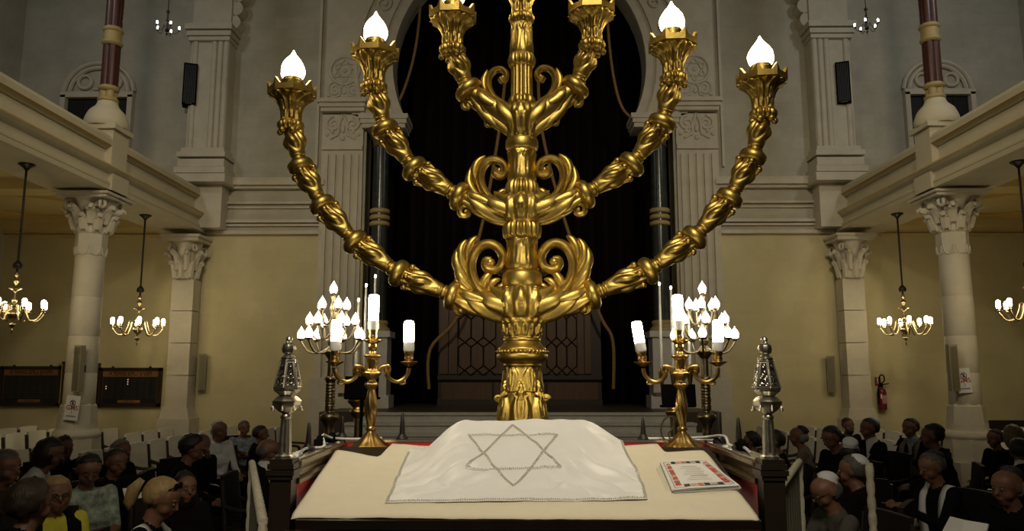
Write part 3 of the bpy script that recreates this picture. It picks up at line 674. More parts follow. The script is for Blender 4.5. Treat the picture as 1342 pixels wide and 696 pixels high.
for s in (-1, 1):
    def X(pts): return [(s * a, b) for a, b in pts]
    # ---- lowest tier
    tier(s, [(4, 398), (30, 399), (58, 396), (80, 391), (90, 388)], (24, 10),
         (([(6, 411), (22, 404), (44, 395), (58, 380)], 9), ([(14, 419), (36, 413), (58, 402), (76, 384)], 9), ([(3, 402), (16, 392), (30, 386), (42, 376)], 8), ([(40, 413), (60, 407), (76, 399), (91, 391)], 7), ([(50, 395), (64, 391), (76, 385), (86, 376)], 6.5), ([(2, 414), (5, 402), (10, 392), (16, 384)], 5)), 1.0)
    b_ = MB(); blade(b_, X([(40, 408), (58, 408), (72, 406), (80, 406)]), 7, .8); b_.tube(spiral(mp(s * 81, 405), .032, .006, R(150) if s > 0 else R(30), (R(150) - R(520)) if s > 0 else (R(30) + R(520)), 20), .018, 8); b_.ball(mp(s * 80, 406), .030, 12, 8); b_.build('under_curl', GOLD, men)
    path = catmull([mp(s * a, b) for a, b in ((48, 388), (60, 374), (67, 356), (66, 338), (57, 324), (44, 319), (32, 324), (25, 337), (29, 350), (40, 354), (49, 349), (48, 340), (41, 340))], 6)
    m = len(path); k = mk(350); wing = MB()
    wing.tube(path, [k * (7.5 - 2.2 * (i / m) - (1.2 * (i / m) if i > m * .8 else 0)) for i in range(m)], 12, flat=1.5)
    wing.ball(mp(s * 42, 344), .028, 12, 8)
    o = wing.build('volute', GOLD, men)
    for pts, wd in (([(62, 384), (76, 370), (84, 356), (86, 342)], 7), ([(68, 374), (82, 354), (87, 338), (83, 322)], 7), ([(70, 360), (80, 340), (80, 324), (73, 313)], 6.5), ([(68, 346), (72, 330), (66, 316), (58, 309)], 6.5),
                    ([(60, 390), (74, 383), (84, 374), (88, 364)], 7), ([(44, 390), (52, 376), (46, 362), (38, 356)], 6.5), ([(40, 386), (42, 376), (36, 368), (28, 366)], 5.5), ([(34, 384), (30, 377), (24, 374), (20, 377)], 4.5)):
        b_ = MB(); blade(b_, X(pts), wd, 1.0); b_.build('wing_leaf', GOLD, o)
    # ---- middle tier
    tier(s, [(4, 272), (28, 272), (54, 267), (70, 260), (80, 257)], (21, 9),
         (([(5, 284), (20, 277), (38, 269), (50, 256)], 8), ([(12, 291), (34, 285), (54, 274), (70, 258)], 8), ([(3, 273), (14, 266), (26, 261), (36, 252)], 6.5), ([(36, 285), (54, 277), (68, 269), (81, 262)], 6), ([(44, 267), (56, 262), (66, 257), (75, 248)], 5.5), ([(2, 286), (4, 276), (8, 268), (12, 260)], 4.5)), 1.0)
    b_ = MB(); b_.tube(catmull([mp(s * a, b) for a, b in ((50, 276), (64, 272), (76, 268), (82, 273), (80, 281), (73, 282), (71, 276), (75, 274))], 5), .017, 8); b_.build('under_curl', GOLD, men)
    path = catmull([mp(s * a, b) for a, b in ((40, 262), (50, 250), (55, 236), (53, 221), (45, 211), (34, 209), (24, 215), (22, 226), (29, 231), (36, 227), (33, 220))], 6); m = len(path); k = mk(230)
    wing = MB(); wing.tube(path, [k * (6.5 - 2.2 * (i / m)) for i in range(m)], 12, flat=1.5); wing.ball(mp(s * 30, 223), .018, 10, 6); o = wing.build('volute', GOLD, men)
    for pts, wd in (([(52, 262), (64, 250), (70, 236), (67, 218)], 6.5), ([(54, 246), (63, 228), (59, 212), (48, 203)], 5.5), ([(36, 262), (30, 254), (24, 250), (18, 254)], 4.5), ([(56, 264), (68, 257), (75, 249), (77, 238)], 6)):
        b_ = MB(); blade(b_, X(pts), wd, 1.0); b_.build('wing_leaf', GOLD, o)
    # ---- upper tier
    tier(s, [(4, 160), (20, 152), (40, 138), (56, 126), (66, 119)], (18, 10),
         (([(4, 174), (14, 160), (26, 146), (34, 130)], 7), ([(10, 178), (26, 164), (44, 148), (56, 126)], 7), ([(3, 158), (10, 148), (18, 142), (24, 134)], 5), ([(28, 168), (44, 154), (56, 140), (66, 126)], 6), ([(36, 140), (46, 134), (54, 126), (58, 115)], 5)), 1.0)
    for pts in (((52, 146), (64, 138), (73, 131), (78, 134), (76, 140), (71, 140), (72, 135)), ((26, 166), (36, 160), (43, 154), (47, 158), (45, 164), (40, 163), (41, 159))):
        MB().tube(catmull([mp(s * a, b) for a, b in pts], 5), .013, 8).build('under_curl', GOLD, men)
    path = catmull([mp(s * a, b) for a, b in ((24, 136), (36, 128), (43, 116), (44, 103), (38, 93), (28, 90), (21, 95), (21, 103), (26, 106), (29, 102))], 6); m = len(path)
    wing = MB(); wing.tube(path, [mk(110) * (5.5 - 2.2 * (i / m)) for i in range(m)], 12, flat=1.4); wing.ball(mp(s * 25, 101), .015, 10, 6); o = wing.build('volute', GOLD, men)
    b_ = MB(); blade(b_, X([(40, 126), (49, 114), (50, 102), (45, 90)]), 4.5, .9); b_.build('wing_leaf', GOLD, o)
# ================================================================== reading desk (bimah table)
TY0, TZ0, TSL = 2.577, 1.446, .2554
TYF = 3.25
def tz(Y): return TZ0 + (Y - TY0) * TSL
def hit(px, py, zf, y0=2.45, y1=3.5, n=400):
    d = ray(px, py); prev = None
    for i in range(n + 1):
        Y = y0 + (y1 - y0) * i / n; p = CO + d * (Y / d.y)
        if p.z <= zf(p.x, p.y): return p
    return p
def on_table(px, py): return PT(px, py)
def PT(px, py):
    d = ray(px, py); # z = TZ0 + (Y-TY0)*TSL
    t = (TZ0 - TY0 * TSL - CAM_Z) / (d.z - TSL * d.y); return CO + d * t
XL, XR = -.800, .845                           # corner posts
PYN, PYF, RZ = 2.69, 3.47, 1.625
desk = thing('reading_desk', 'dark wooden reading desk with red velvet sides and corner posts', 'desk', (.02, 3.05, .4))
DO = V((.02, 3.05, .4)); xm, xw = .0225 - .02, XR - XL
def dl(p): return V(p) - DO
def dbox(name, c, d, m, par=None, sm=0, rot=None): return MB().box(dl(c), d, rot).build(name, m, par or desk, sm)
rot = Matrix.Rotation(math.atan(TSL), 3, 'X')
cyt = (TY0 + TYF) / 2
dbox('sloping_top', (.025, cyt + .006, tz(cyt) - .022), (1.50, (TYF - TY0) / cos(math.atan(TSL)), .032), DARKWOOD, rot=rot)
dbox('back_ledge', (.022, 3.345, 1.57), (1.60, .21, .03), RAILWOOD)
dbox('front_apron', (.022, 2.625, 1.06), (1.56, .04, .66), DARKWOOD)
fr = dbox('front_moulding', (.022, 2.60, 1.375), (1.58, .05, .05), DARKWOOD)
for k in range(22):
    MB().lathe([(.007, 0), (.005, .004), (.001, .006)], 10, dl((-.72 + .0707 * k, 2.574, 1.375)), M=Matrix.Rotation(pi / 2, 3, 'X')).build('brass_stud', OLDBRASS, fr)
dbox('bottom_plinth', (.022, 3.06, .5), (1.6, .82, .2), DARKWOOD)
for sx, x in ((-1, XL), (1, XR)):
    for y in (PYN, PYF):
        p = MB(); p.box(dl((x, y, (1.56 + .4) / 2)), (.072, .072, 1.56 - .4)); post = p.build('corner_post', DARKWOOD, desk, 0)
        c = MB()
        for z, e in ((1.565, .012), (1.580, .022), (1.600, .016), (1.616, .004)): c.box(dl((x, y, z)), (.072 + e, .072 + e, .017))
        c.build('post_cap', DARKWOOD, post, 0)
    ym = (PYN + PYF) / 2
    # moulded rail
    pr = [(-.045, 1.535), (.045, 1.535), (.045, 1.548), (.036, 1.560), (.040, 1.580), (.050, 1.598), (.050, 1.612), (-.050, 1.612), (-.050, 1.598), (-.040, 1.580), (-.036, 1.560), (-.045, 1.548)]
    MB().sweepY([(x + a - DO.x, z - DO.z) for a, z in pr], [PYN + .036 - DO.y, PYF - .036 - DO.y]).build('side_rail', RAILWOOD, desk, 0)
    dbox('rail_top_strip', (x, ym, 1.616), (.074, PYF - PYN - .09, .008), mat('metal_strip', (.55, .53, .48), .25, .8))
    dbox('velvet_panel', (x - sx * .026, ym, 1.25), (.020, PYF - PYN - .06, .58), REDV)
dbox('back_rail', (.022, PYF, 1.578), (XR - XL - .08, .055, .075), REDV)
dbox('rail_top_strip', (.022, PYF, 1.620), (XR - XL - .085, .06, .010), mat('metal_strip', (.55, .53, .48), .25, .8))
dbox('back_panel', (.022, PYF, 1.0), (XR - XL - .08, .03, 1.08), DARKWOOD)
# dark spike finials on the rails
def finial(px, py, h, w_=.020, x=None, y=None):
    p = PX(px, py, x) if x is not None else P(px, py, y)
    c = dl((p.x, p.y, 1.618)); m_ = MB()
    m_.lathe(smooth_prof([(w_ * 1.25, 0), (w_ * 1.3, .012), (w_ * .9, .022), (w_ * .75, .03)], 3), 14, c)
    m_.lathe([(w_ * .62, .028), (w_ * .50, h * .55), (w_ * .30, h * .93), (w_ * .08, h)], 10, c)
    m_.build('spike_finial', mat('spike_wood', (.016, .011, .010), .45), desk)
finial(527, 572, .125, .021, y=PYF); finial(606, 566, .080, .015, y=PYF); finial(764, 566, .078, .015, y=PYF); finial(843, 572, .105, .020, y=PYF)
finial(404, 590, .110, .020, x=XL); finial(448, 575, .105, .020, x=XL)
finial(943, 583, .135, .022, x=XR); finial(969, 592, .125, .022, x=XR)

# ---- tablecloth --------------------------------------------------------------------------
back_px = [(440, 591), (456, 594), (470, 597), (486, 600), (497, 601), (504, 594), (513, 583), (535, 585), (560, 587), (690, 586), (812, 586.5), (840, 585), (863, 583), (867, 589), (871, 595), (895, 593.5), (922, 592), (931, 598)]
bk = [PT(x, y) for x, y in back_px]; nl, nr = PT(382, 676), PT(995, 679)
bl, brr = PT(440, 591), PT(931, 600)
def yback(x):
    for a, b in zip(bk, bk[1:]):
        if a.x <= x <= b.x: return a.y + (b.y - a.y) * (x - a.x) / max(1e-6, b.x - a.x)
    return bk[0].y if x < bk[0].x else bk[-1].y
NU, NV = 130, 40; vs_ = []
for j in range(NV + 1):
    v = j / NV
    for i in range(NU + 1):
        u = i / NU
        xb = bl.x + (brr.x - bl.x) * u; xn = nl.x + (nr.x - nl.x) * u
        yn = nl.y + (nr.y - nl.y) * u - .006 * sin(pi * u); yb = yback(xb)
        y = yn + (yb - yn) * v; x = xn + (xb - xn) * v
        e = min(u, 1 - u) * 1.4; dr = .004
        z = tz(y) + .0035 + .0030 * mnoise.noise((x * 7, y * 9, .3)) + .0016 * mnoise.noise((x * 22, y * 26, 2.3))
        if v < .06: z -= .010 * (1 - v / .06) ** 2
        if e < .03: z -= .006 * (1 - e / .03) ** 2
        if y > TYF: z = min(z, tz(TYF) + .004)
        vs_.append((x, y, z))
fs = [(j * (NU + 1) + i, j * (NU + 1) + i + 1, (j + 1) * (NU + 1) + i + 1, (j + 1) * (NU + 1) + i) for j in range(NV) for i in range(NU)]
m_ = MB(); m_.add(vs_, fs); tc = m_.build('tablecloth', CREAM, None, 60)
sm = tc.modifiers.new('thick', 'SOLIDIFY'); sm.thickness = .004; sm.offset = 1
tag(tc, 'cream cloth spread over the sloping reading desk', 'tablecloth')

# ---- star cloth over a book rest ------------------------------------------------------------
HT, YT = .148, 3.06
def sm01(t): t = max(0, min(1, t)); return t * t * (3 - 2 * t)
def lat(x):
    if x < -.205: return 1 - sm01((-.205 - x) / .235) * 1.0
    if x > .235: return 1 - .62 * sm01((x - .235) / .20)
    return 1.0
def hump(x, y):
    t = (y - 2.765) / (YT - 2.765); r = max(0, min(1, t)); r = .55 * r + .45 * r * r * (3 - 2 * r)
    if y > YT: r = max(0, 1 - (y - YT) / .13)
    return HT * r * lat(x)
FOLDS = [(-.16, 2.87, -.40, 2.745, .016, .017), (-.11, 2.83, -.33, 2.705, .014, .013), (-.20, 2.93, -.42, 2.83, .014, .012), (.17, 2.87, .36, 2.725, .016, .017), (.22, 2.91, .40, 2.81, .014, .013), (.10, 2.83, .24, 2.70, .013, .011),
         (-.06, 2.80, .09, 2.775, .014, .004), (.02, 2.95, .16, 2.965, .014, .003), (-.10, 2.90, .0, 2.885, .014, .003), (.06, 2.87, .18, 2.90, .014, .003), (-.27, 2.78, -.10, 2.755, .012, .010), (.03, 2.74, .20, 2.765, .010, .008)]
def wr(x, y):
    s_ = .009 * mnoise.noise((x * 5 + 3, y * 14, 1.1)) + .006 * mnoise.noise(((x + .8 * (y - 2.7)) * 14, (y - .5 * x) * 20, 4.0))
    fold = 0.0
    for ax, ay, bx, by, w_, am in FOLDS:
        dx, dy = bx - ax, by - ay; L2 = dx * dx + dy * dy; t = ((x - ax) * dx + (y - ay) * dy) / L2; tt = max(0, min(1, t))
        d = ((x - ax - tt * dx) * dy - (y - ay - tt * dy) * dx) / sqrt(L2); e = (t - tt) * sqrt(L2)
        fold += 1.3 * am * math.exp(-((d - .012 * sin(6 * tt)) / w_) ** 2 - (e / .03) ** 2) * (.4 + .6 * sin(pi * min(1, .15 + tt * .85)))
    return max(-.009, s_ + fold)
def sz(x, y):
    yy = min(y, TYF)
    b = tz(yy); m_ = sm01((y - 2.67) / .05)
    return b + .015 + hump(x, y) + wr(x, y) * (.25 + .75 * m_) * (1 if y < 3.04 else max(.15, 1 - (y - 3.04) / .08))
c00, c10 = PT(504, 664), PT(849, 660)
def cloth_xy(u, v):
    y0_ = c00.y + (c10.y - c00.y) * u; y = y0_ + (3.17 - y0_) * v
    xl = c00.x + (-.445 - c00.x) * v - .0 * sin(pi * v); xr = c10.x + (.405 - c10.x) * v + .012 * sin(pi * v * 2)
    # edges draw inwards where the cloth rises
    return xl + (xr - xl) * u, y
NU, NV = 150, 100; vs_ = []
for j in range(NV + 1):
    for i in range(NU + 1):
        x, y = cloth_xy(i / NU, j / NV); vs_.append((x, y, sz(x, y)))
fs = [(j * (NU + 1) + i, j * (NU + 1) + i + 1, (j + 1) * (NU + 1) + i + 1, (j + 1) * (NU + 1) + i) for j in range(NV) for i in range(NU)]
star = thing('star_cloth', 'white satin cloth with silver six-pointed star draped over a book rest', 'cloth', (0, 2.9, 1.55)); SO = V((0, 2.9, 1.55))
m_ = MB(); m_.add([tuple(V(p) - SO) for p in vs_], fs); o = m_.build('satin_sheet', SATIN, star, 80)
sm = o.modifiers.new('thick', 'SOLIDIFY'); sm.thickness = .003; sm.offset = 1
def beads(name, pts, r=.0028, step=.0058, rows=2, off=.0046):
    m_ = MB(); pts = [V(p) for p in pts]
    for a, b in zip(pts, pts[1:]):
        L_ = (b - a).length; n = max(1, int(L_ / step)); T = (b - a).normalized(); N = T.cross(V((0, 0, 1))).normalized()
        for k in range(n):
            p = a + (b - a) * (k / n)
            for q in range(rows):
                d = (q - (rows - 1) / 2) * off + (.0006 if k % 2 else -.0006)
                c = p + N * d; zc = sz(c.x, c.y) + r * .55
                m_.ball(V((c.x, c.y, zc)) - SO, (r * (.85 if k % 2 else 1.1), r, r), 6, 4)
    return m_.build(name, BEADS, star)
def lin(a, b, n=12): return [V(a) + (V(b) - V(a)) * i / n for i in range(n + 1)]
sp = [hit(x, y, sz) for x, y in ((672, 557.5), (611, 613), (735, 613))]
for i in range(3): beads('star_bead_band', lin(sp[i], sp[(i + 1) % 3]))
sp = [hit(x, y, sz) for x, y in ((614, 571), (730, 571), (673, 637))]
for i in range(3): beads('star_bead_band', lin(sp[i], sp[(i + 1) % 3]))
def edge(u0, v0, u1, v1, n=30): return [V((*cloth_xy(u0 + (u1 - u0) * i / n, v0 + (v1 - v0) * i / n), 0)) for i in range(n + 1)]
for e in ((.008, .012, .992, .012), (.008, .012, .008, .93), (.992, .012, .992, .93)): beads('edge_bead_braid', edge(*e), .0028, .0060, 2, .005)

# ---- stack of printed leaflets ----------------------------------------------------------------
q = [PT(865, 612), PT(925, 609), PT(969, 644), PT(881, 650)]       # back left, back right, front right, front left
lf = thing('leaflet_stack', 'stack of printed leaflets with a red floral border on the cream cloth', 'leaflets', q[3]); LO = V(q[3])
nrm = V((0, -TSL, 1)).normalized()
def bil(u, v, h): return (q[3] * (1 - u) + q[2] * u) * (1 - v) + (q[0] * (1 - u) + q[1] * u) * v + nrm * h - LO
for k in range(7):
    m_ = MB(); jx, jy = random.uniform(-.012, .05) * (1 - k / 7), random.uniform(-.02, .02) * (1 - k / 7); g = 12; vs_ = []
    for lay in (0, 1):
        for j in range(g + 1):
            for i in range(g + 1):
                u, v = i / g, j / g; curl = .004 * (u ** 3) * (1 - v) + .0025 * sin(5 * u + k)
                vs_.append(bil(u + jx, v + jy, .007 + .0021 * k + lay * .0012 + max(0, curl)))
    N = (g + 1) ** 2; fs = [(j * (g + 1) + i, j * (g + 1) + i + 1, (j + 1) * (g + 1) + i + 1, (j + 1) * (g + 1) + i) for j in range(g) for i in range(g)]
    m_.add(vs_, fs + [tuple(N + i for i in reversed(f)) for f in fs]); m_.build('leaflet', PAPER, lf, 30)
cols = [mat('print_red', (.55, .07, .06), .6), mat('print_green', (.10, .17, .09), .6), mat('print_black', (.02, .02, .025), .6), mat('print_pink', (.62, .38, .33), .6), mat('print_orange', (.55, .20, .08), .6), mat('print_grey', (.42, .40, .37), .6)]
m_ = MB()
def hq(u): return .007 + .0021 * 6 + .0022
def patch(u0, v0, u1, v1, mi, h=None):
    f = lambda u, v: bil(u, v, .0225 + .004 * (u ** 3) * (1 - v) + max(0, .0025 * sin(5 * u + 6)) - .0004)
    m_.add([f(u0, v0), f(u1, v0), f(u1, v1), f(u0, v1)], [(0, 1, 2, 3)], mi)
for k in range(8):
    v = .12 + .76 * k / 8
    for x0 in (.085, .84):
        patch(x0 - .005, v, x0 + .085, v + .058, (0, 0, 0, 3)[k % 4]); patch(x0 + .01, v + .056, x0 + .08, v + .096, (1, 3, 1, 0)[k % 4])
for k in range(6):
    u = .20 + .62 * k / 6
    for v0 in (.07, .87): patch(u, v0 - .01, u + .09, v0 + .07, (2, 3, 4, 2, 5, 2)[k])
for a in ((.05, .05, .058, .95), (.942, .05, .95, .95), (.05, .05, .95, .058), (.05, .945, .95, .953)): patch(*a, 2)
for k in range(8): patch(.30 + .05 * (k % 3), .26 + .068 * k, .70 - .04 * (k % 2), .272 + .068 * k, 5 if k != 2 else 2)
m_.build('cover_print', cols, lf, 0)
slv = MB(); pts = [PT(860, 617), PT(866, 612), PT(884, 650), PT(872, 646)]
slv.add([p + nrm * .007 - LO for p in pts] + [p + nrm * .009 - LO for p in pts], [(3, 2, 1, 0), (4, 5, 6, 7), (0, 1, 5, 4), (1, 2, 6, 5), (2, 3, 7, 6), (3, 0, 4, 7)])
slv.build('clear_sleeve', mat('clear_plastic', (.72, .69, .55), .12), lf, 0)

# ---- white cables and plugs on the rails ---------------------------------------------------------
for nm, pts, lab in (('power_cable', [(XL + .02, 2.80, 1.627), (XL + .0, 2.95, 1.632), (XL + .03, 3.10, 1.627), (XL - .01, 3.24, 1.66), (XL + .01, 3.34, 1.64), (XL + .09, 3.42, 1.63), (XL + .2, 3.44, 1.632)], 'white power cable lying along the left rail of the desk'),
                     ('power_cable', [(XR - .02, 2.84, 1.627), (XR + .0, 3.0, 1.634), (XR - .01, 3.16, 1.627), (XR + .0, 3.28, 1.655), (XR - .06, 3.40, 1.64), (XR - .15, 3.45, 1.632), (XR - .3, 3.46, 1.63)], 'white power cable lying along the right rail of the desk')):
    o = MB().tube(catmull(pts, 8), .0055, 8).build(nm, WHITEP); tag(o, lab, 'cable', 'white cables on the desk')
for x, y, lab in ((XL - .005, 3.18, 'black plug on the left desk rail beside the white cable'), (XL + .0, 3.36, 'black plug at the far end of the left desk rail'), (XR, 3.02, 'black plug under the cable on the right desk rail')):
    m_ = MB(); m_.box((0, 0, .018), (.036, .06, .026)); m_.lathe([(.008, 0), (.006, .03)], 8, (0, .03, .02), M=Matrix.Rotation(-pi / 2, 3, 'X')); m_.box((0, 0, .0375), (.024, .044, .013), taper=.7)
    o = m_.build('power_plug', BLACK, None, 30, (x, y, 1.618)); tag(o, lab, 'plug', 'plugs on the desk rails')

# ================================================================== table candelabra
def candelabrum(label, px, rz, tilts):
    Yc = 3.345; base = P(px, 592, Yc); k = mpp(px, 500, Yc); z0_ = 1.5855
    t = thing('table_candelabrum', label, 'candelabrum', (base.x, Yc, z0_), rz, 'brass candelabra on the desk')
    Zp = lambda py: P(px, py, Yc).z - z0_
    def lp(name, rows, par=t, fn=None, n=32, c=(0, 0, 0), m=BRASS, M=None):
        return MB().lathe(smooth_prof([(r * k, (593 - y) * k) for r, y in rows], 4), n, c, fn=fn, M=M).build(name, m, par, 50)
    H = lambda y: (593 - y) * k
    lp('foot', [(27, 593), (28, 590), (25, 586), (18, 581), (12, 576), (7.5, 571), (5, 567)], fn=lambda t_, a: .0045 * cos(8 * a) * (1 - t_), n=64)
    lp('foot_ring', [(4.5, 568), (6.5, 566), (6.5, 563), (4.5, 561)])
    lp('baluster', [(4.5, 562), (5.5, 556), (7.5, 547), (8, 538), (6.8, 528), (5, 518), (4.5, 513)], fn=lambda t_, a: .0022 * cos(6 * a + 9 * t_) * sin(pi * t_), n=60)
    lp('collar', [(4.5, 514), (8.5, 509), (9, 507), (5, 503), (4.5, 501)], fn=lambda t_, a: .0012 * cos(8 * a), n=48)
    hub = lp('arm_hub', [(4.5, 502), (6, 500), (11, 495), (11.5, 492), (6.5, 488), (6, 484)], fn=lambda t_, a: .0014 * cos(10 * a), n=60)
    lp('vase', [(6, 489), (7.5, 480), (8, 474), (11.5, 471), (11, 469), (6, 467), (4.5, 464), (6, 459), (5.5, 455)])
    def socket(par, c, tilt, hb):
        M = Matrix.Rotation(tilt, 3, 'Y')
        MB().lathe(smooth_prof([(r * k, z * k) for r, z in ((2.5, -4), (11, 1), (12, 2.5), (10, 2), (5, 3), (4.5, 4))], 4), 32, c).build('drip_pan', BRASS, par)
        MB().lathe(smooth_prof([(r * k, z * k) for r, z in ((4.5, 3), (6.2, 6), (5.6, 10), (6.4, 14), (6, 17))], 4), 20, c, M=M).build('bulb_socket', BRASS, par)
        MB().lathe([(r * k, z * k) for r, z in ((6.6, 16), (7.4, 18), (7.4, 26), (7, 28))], 20, c, M=M).build('bulb_base', WHITEP, par)
        MB().lathe(smooth_prof([(r * k, z * k) for r, z in ((6.2, 27), (6.8, 29), (6.8, 27 + hb - 5), (5.6, 27 + hb - 1), (2, 27 + hb))], 4), 20, c, M=M).build('tube_bulb', CFL, par)
    socket(t, V((0, 0, H(452))), tilts[1], 36)
    for s, tl in ((-1, tilts[0]), (1, tilts[2])):
        pts = [(6, 493), (13, 485), (20, 484), (22, 489), (19, 494), (24, 501), (33, 504), (42, 500), (47, 493), (48, 486)]
        a = MB(); pth = catmull([(s * x * k, 0, H(y)) for x, y in pts], 5); m = len(pth)
        a.tube(pth, [k * (3.4 - 1.3 * abs(2 * i / m - 1) * 0 - .8 * (i / m)) for i in range(m)], 10)
        a.tube(spiral((s * 20 * k, 0, H(489)), 4 * k, 1 * k, R(90), R(90) + s * R(400), 14), 1.8 * k, 7)
        a.tube(catmull([(s * x * k, 0, H(y)) for x, y in ((33, 503), (38, 507), (43, 506), (42, 502))], 4), 1.7 * k, 7)
        ao = a.build('arm', BRASS, t); socket(ao, V((s * 48 * k, 0, H(480))), tl, 30)
    return t
candelabrum('three-armed brass candelabrum with lit tube bulbs at the left of the desk', 485, R(14), (R(1), R(0), R(-1)))
candelabrum('three-armed brass candelabrum with a tilted tube bulb at the right of the desk', 895, R(-10), (R(-8), R(-1), R(2)))
# loose flex of the right candelabrum
o = MB().tube(catmull([P(x, y, 3.40) for x, y in ((880, 583), (868, 572), (867, 556), (876, 546), (886, 549), (882, 560), (876, 570), (884, 582))], 6), .004, 6).build('lamp_flex', OLDBRASS)
tag(o, 'thin brass-coloured lamp flex looped beside the right candelabrum', 'cable')

# ================================================================== silver torah finials on the posts
def rimon(label, px, x):
    k = mpp(px, 520, PYN); t = thing('torah_finial', label, 'finial', (x, PYN, 1.6245), 0, 'silver finials on the desk posts')
    Hh = lambda y: (598 - y) * k
    def lp(name, rows, fn=None, n=24, ph=0): return MB().lathe([(r * k, Hh(y)) for r, y in rows], n, ph=ph, fn=fn).build(name, SILVER, t, 35)
    lp('shaft_foot', [(12, 598), (12, 595), (9, 593), (8.5, 590)])
    lp('fluted_shaft', [(8.5, 591), (6.3, 548)], n=40, fn=lambda t_, a: .0012 * cos(10 * a))
    lp('neck', [(5, 549), (7.5, 546), (7.5, 544), (5.5, 541), (8, 538)])
    lp('lower_bowl', [(6, 541), (13, 536), (18, 530), (19, 525), (15, 521), (10, 518), (13, 515), (17, 512), (17.5, 510)], n=32, fn=lambda t_, a: .0014 * cos(8 * a))
    b = lp('pierced_turret', [(17.5, 511), (18, 508), (10, 472), (8, 469)], n=6, ph=pi / 6)
    for i in range(6):
        a0, a1 = pi / 6 + i * pi / 3, pi / 6 + (i + 1) * pi / 3
        m_ = MB(); f = lambda u, v: V(((1 - u) * cos(a0) + u * cos(a1), (1 - u) * sin(a0) + u * sin(a1), 0)) * (k * (18.4 - 8 * v)) + V((0, 0, Hh(508 - 36 * v)))
        m_.tube([f(0, 0), f(0, 1)], .0026, 6); m_.tube([f(0, .02), f(1, .02)], .0022, 6); m_.tube([f(0, .98), f(1, .98)], .0018, 6)
        for u, v, r in ((.5, .25, .16), (.5, .55, .13), (.3, .4, .08), (.7, .4, .08), (.5, .8, .09), (.28, .14, .08), (.72, .14, .08)):
            m_.tube([f(u + r * cos(q_), v + r * .55 * sin(q_)) for q_ in [2 * pi * j / 10 for j in range(10)]], .0014, 5, closed=True)
        m_.build('filigree_panel', SILVER, b)
    for i in range(6):
        a0, a1 = pi / 6 + i * pi / 3, pi / 6 + (i + 1) * pi / 3
        fc = lambda u, v: V(((1 - u) * cos(a0) + u * cos(a1), (1 - u) * sin(a0) + u * sin(a1), 0)) * (k * (18.1 - 8 * v)) + V((0, 0, Hh(508 - 36 * v)))
        MB().add([fc(.18, .1), fc(.82, .1), fc(.78, .9), fc(.22, .9)], [(0, 1, 2, 3)]).build('dark_ground', mat('blackened_silver', (.03, .028, .022), .5, .7), b, 0)
    lp('turret_cap', [(9, 471), (10, 469), (6, 466), (4, 464)])
    lp('upper_ball', [(4, 465), (8, 462), (9.5, 457), (8, 452), (4, 449), (3.5, 447)], n=28, fn=lambda t_, a: .0008 * cos(9 * a))
    lp('top_knob', [(3, 448), (4.4, 445), (3.5, 442), (1, 440)])
    for i in range(8):
        a = 2 * pi * i / 8; r = 17 * k
        m_ = MB(); m_.tube([(r * cos(a), r * sin(a), Hh(526)), (r * 1.12 * cos(a), r * 1.12 * sin(a), Hh(531))], .001, 5); m_.lathe([(.001, 0), (.004, -.006), (.006, -.016), (.002, -.017)], 8, (r * 1.12 * cos(a), r * 1.12 * sin(a), Hh(531))); m_.build('bell', SILVER, t)
rimon('silver pierced torah finial on the left front post of the desk', 379, XL)
rimon('silver pierced torah finial on the right front post of the desk', 1000, XR)

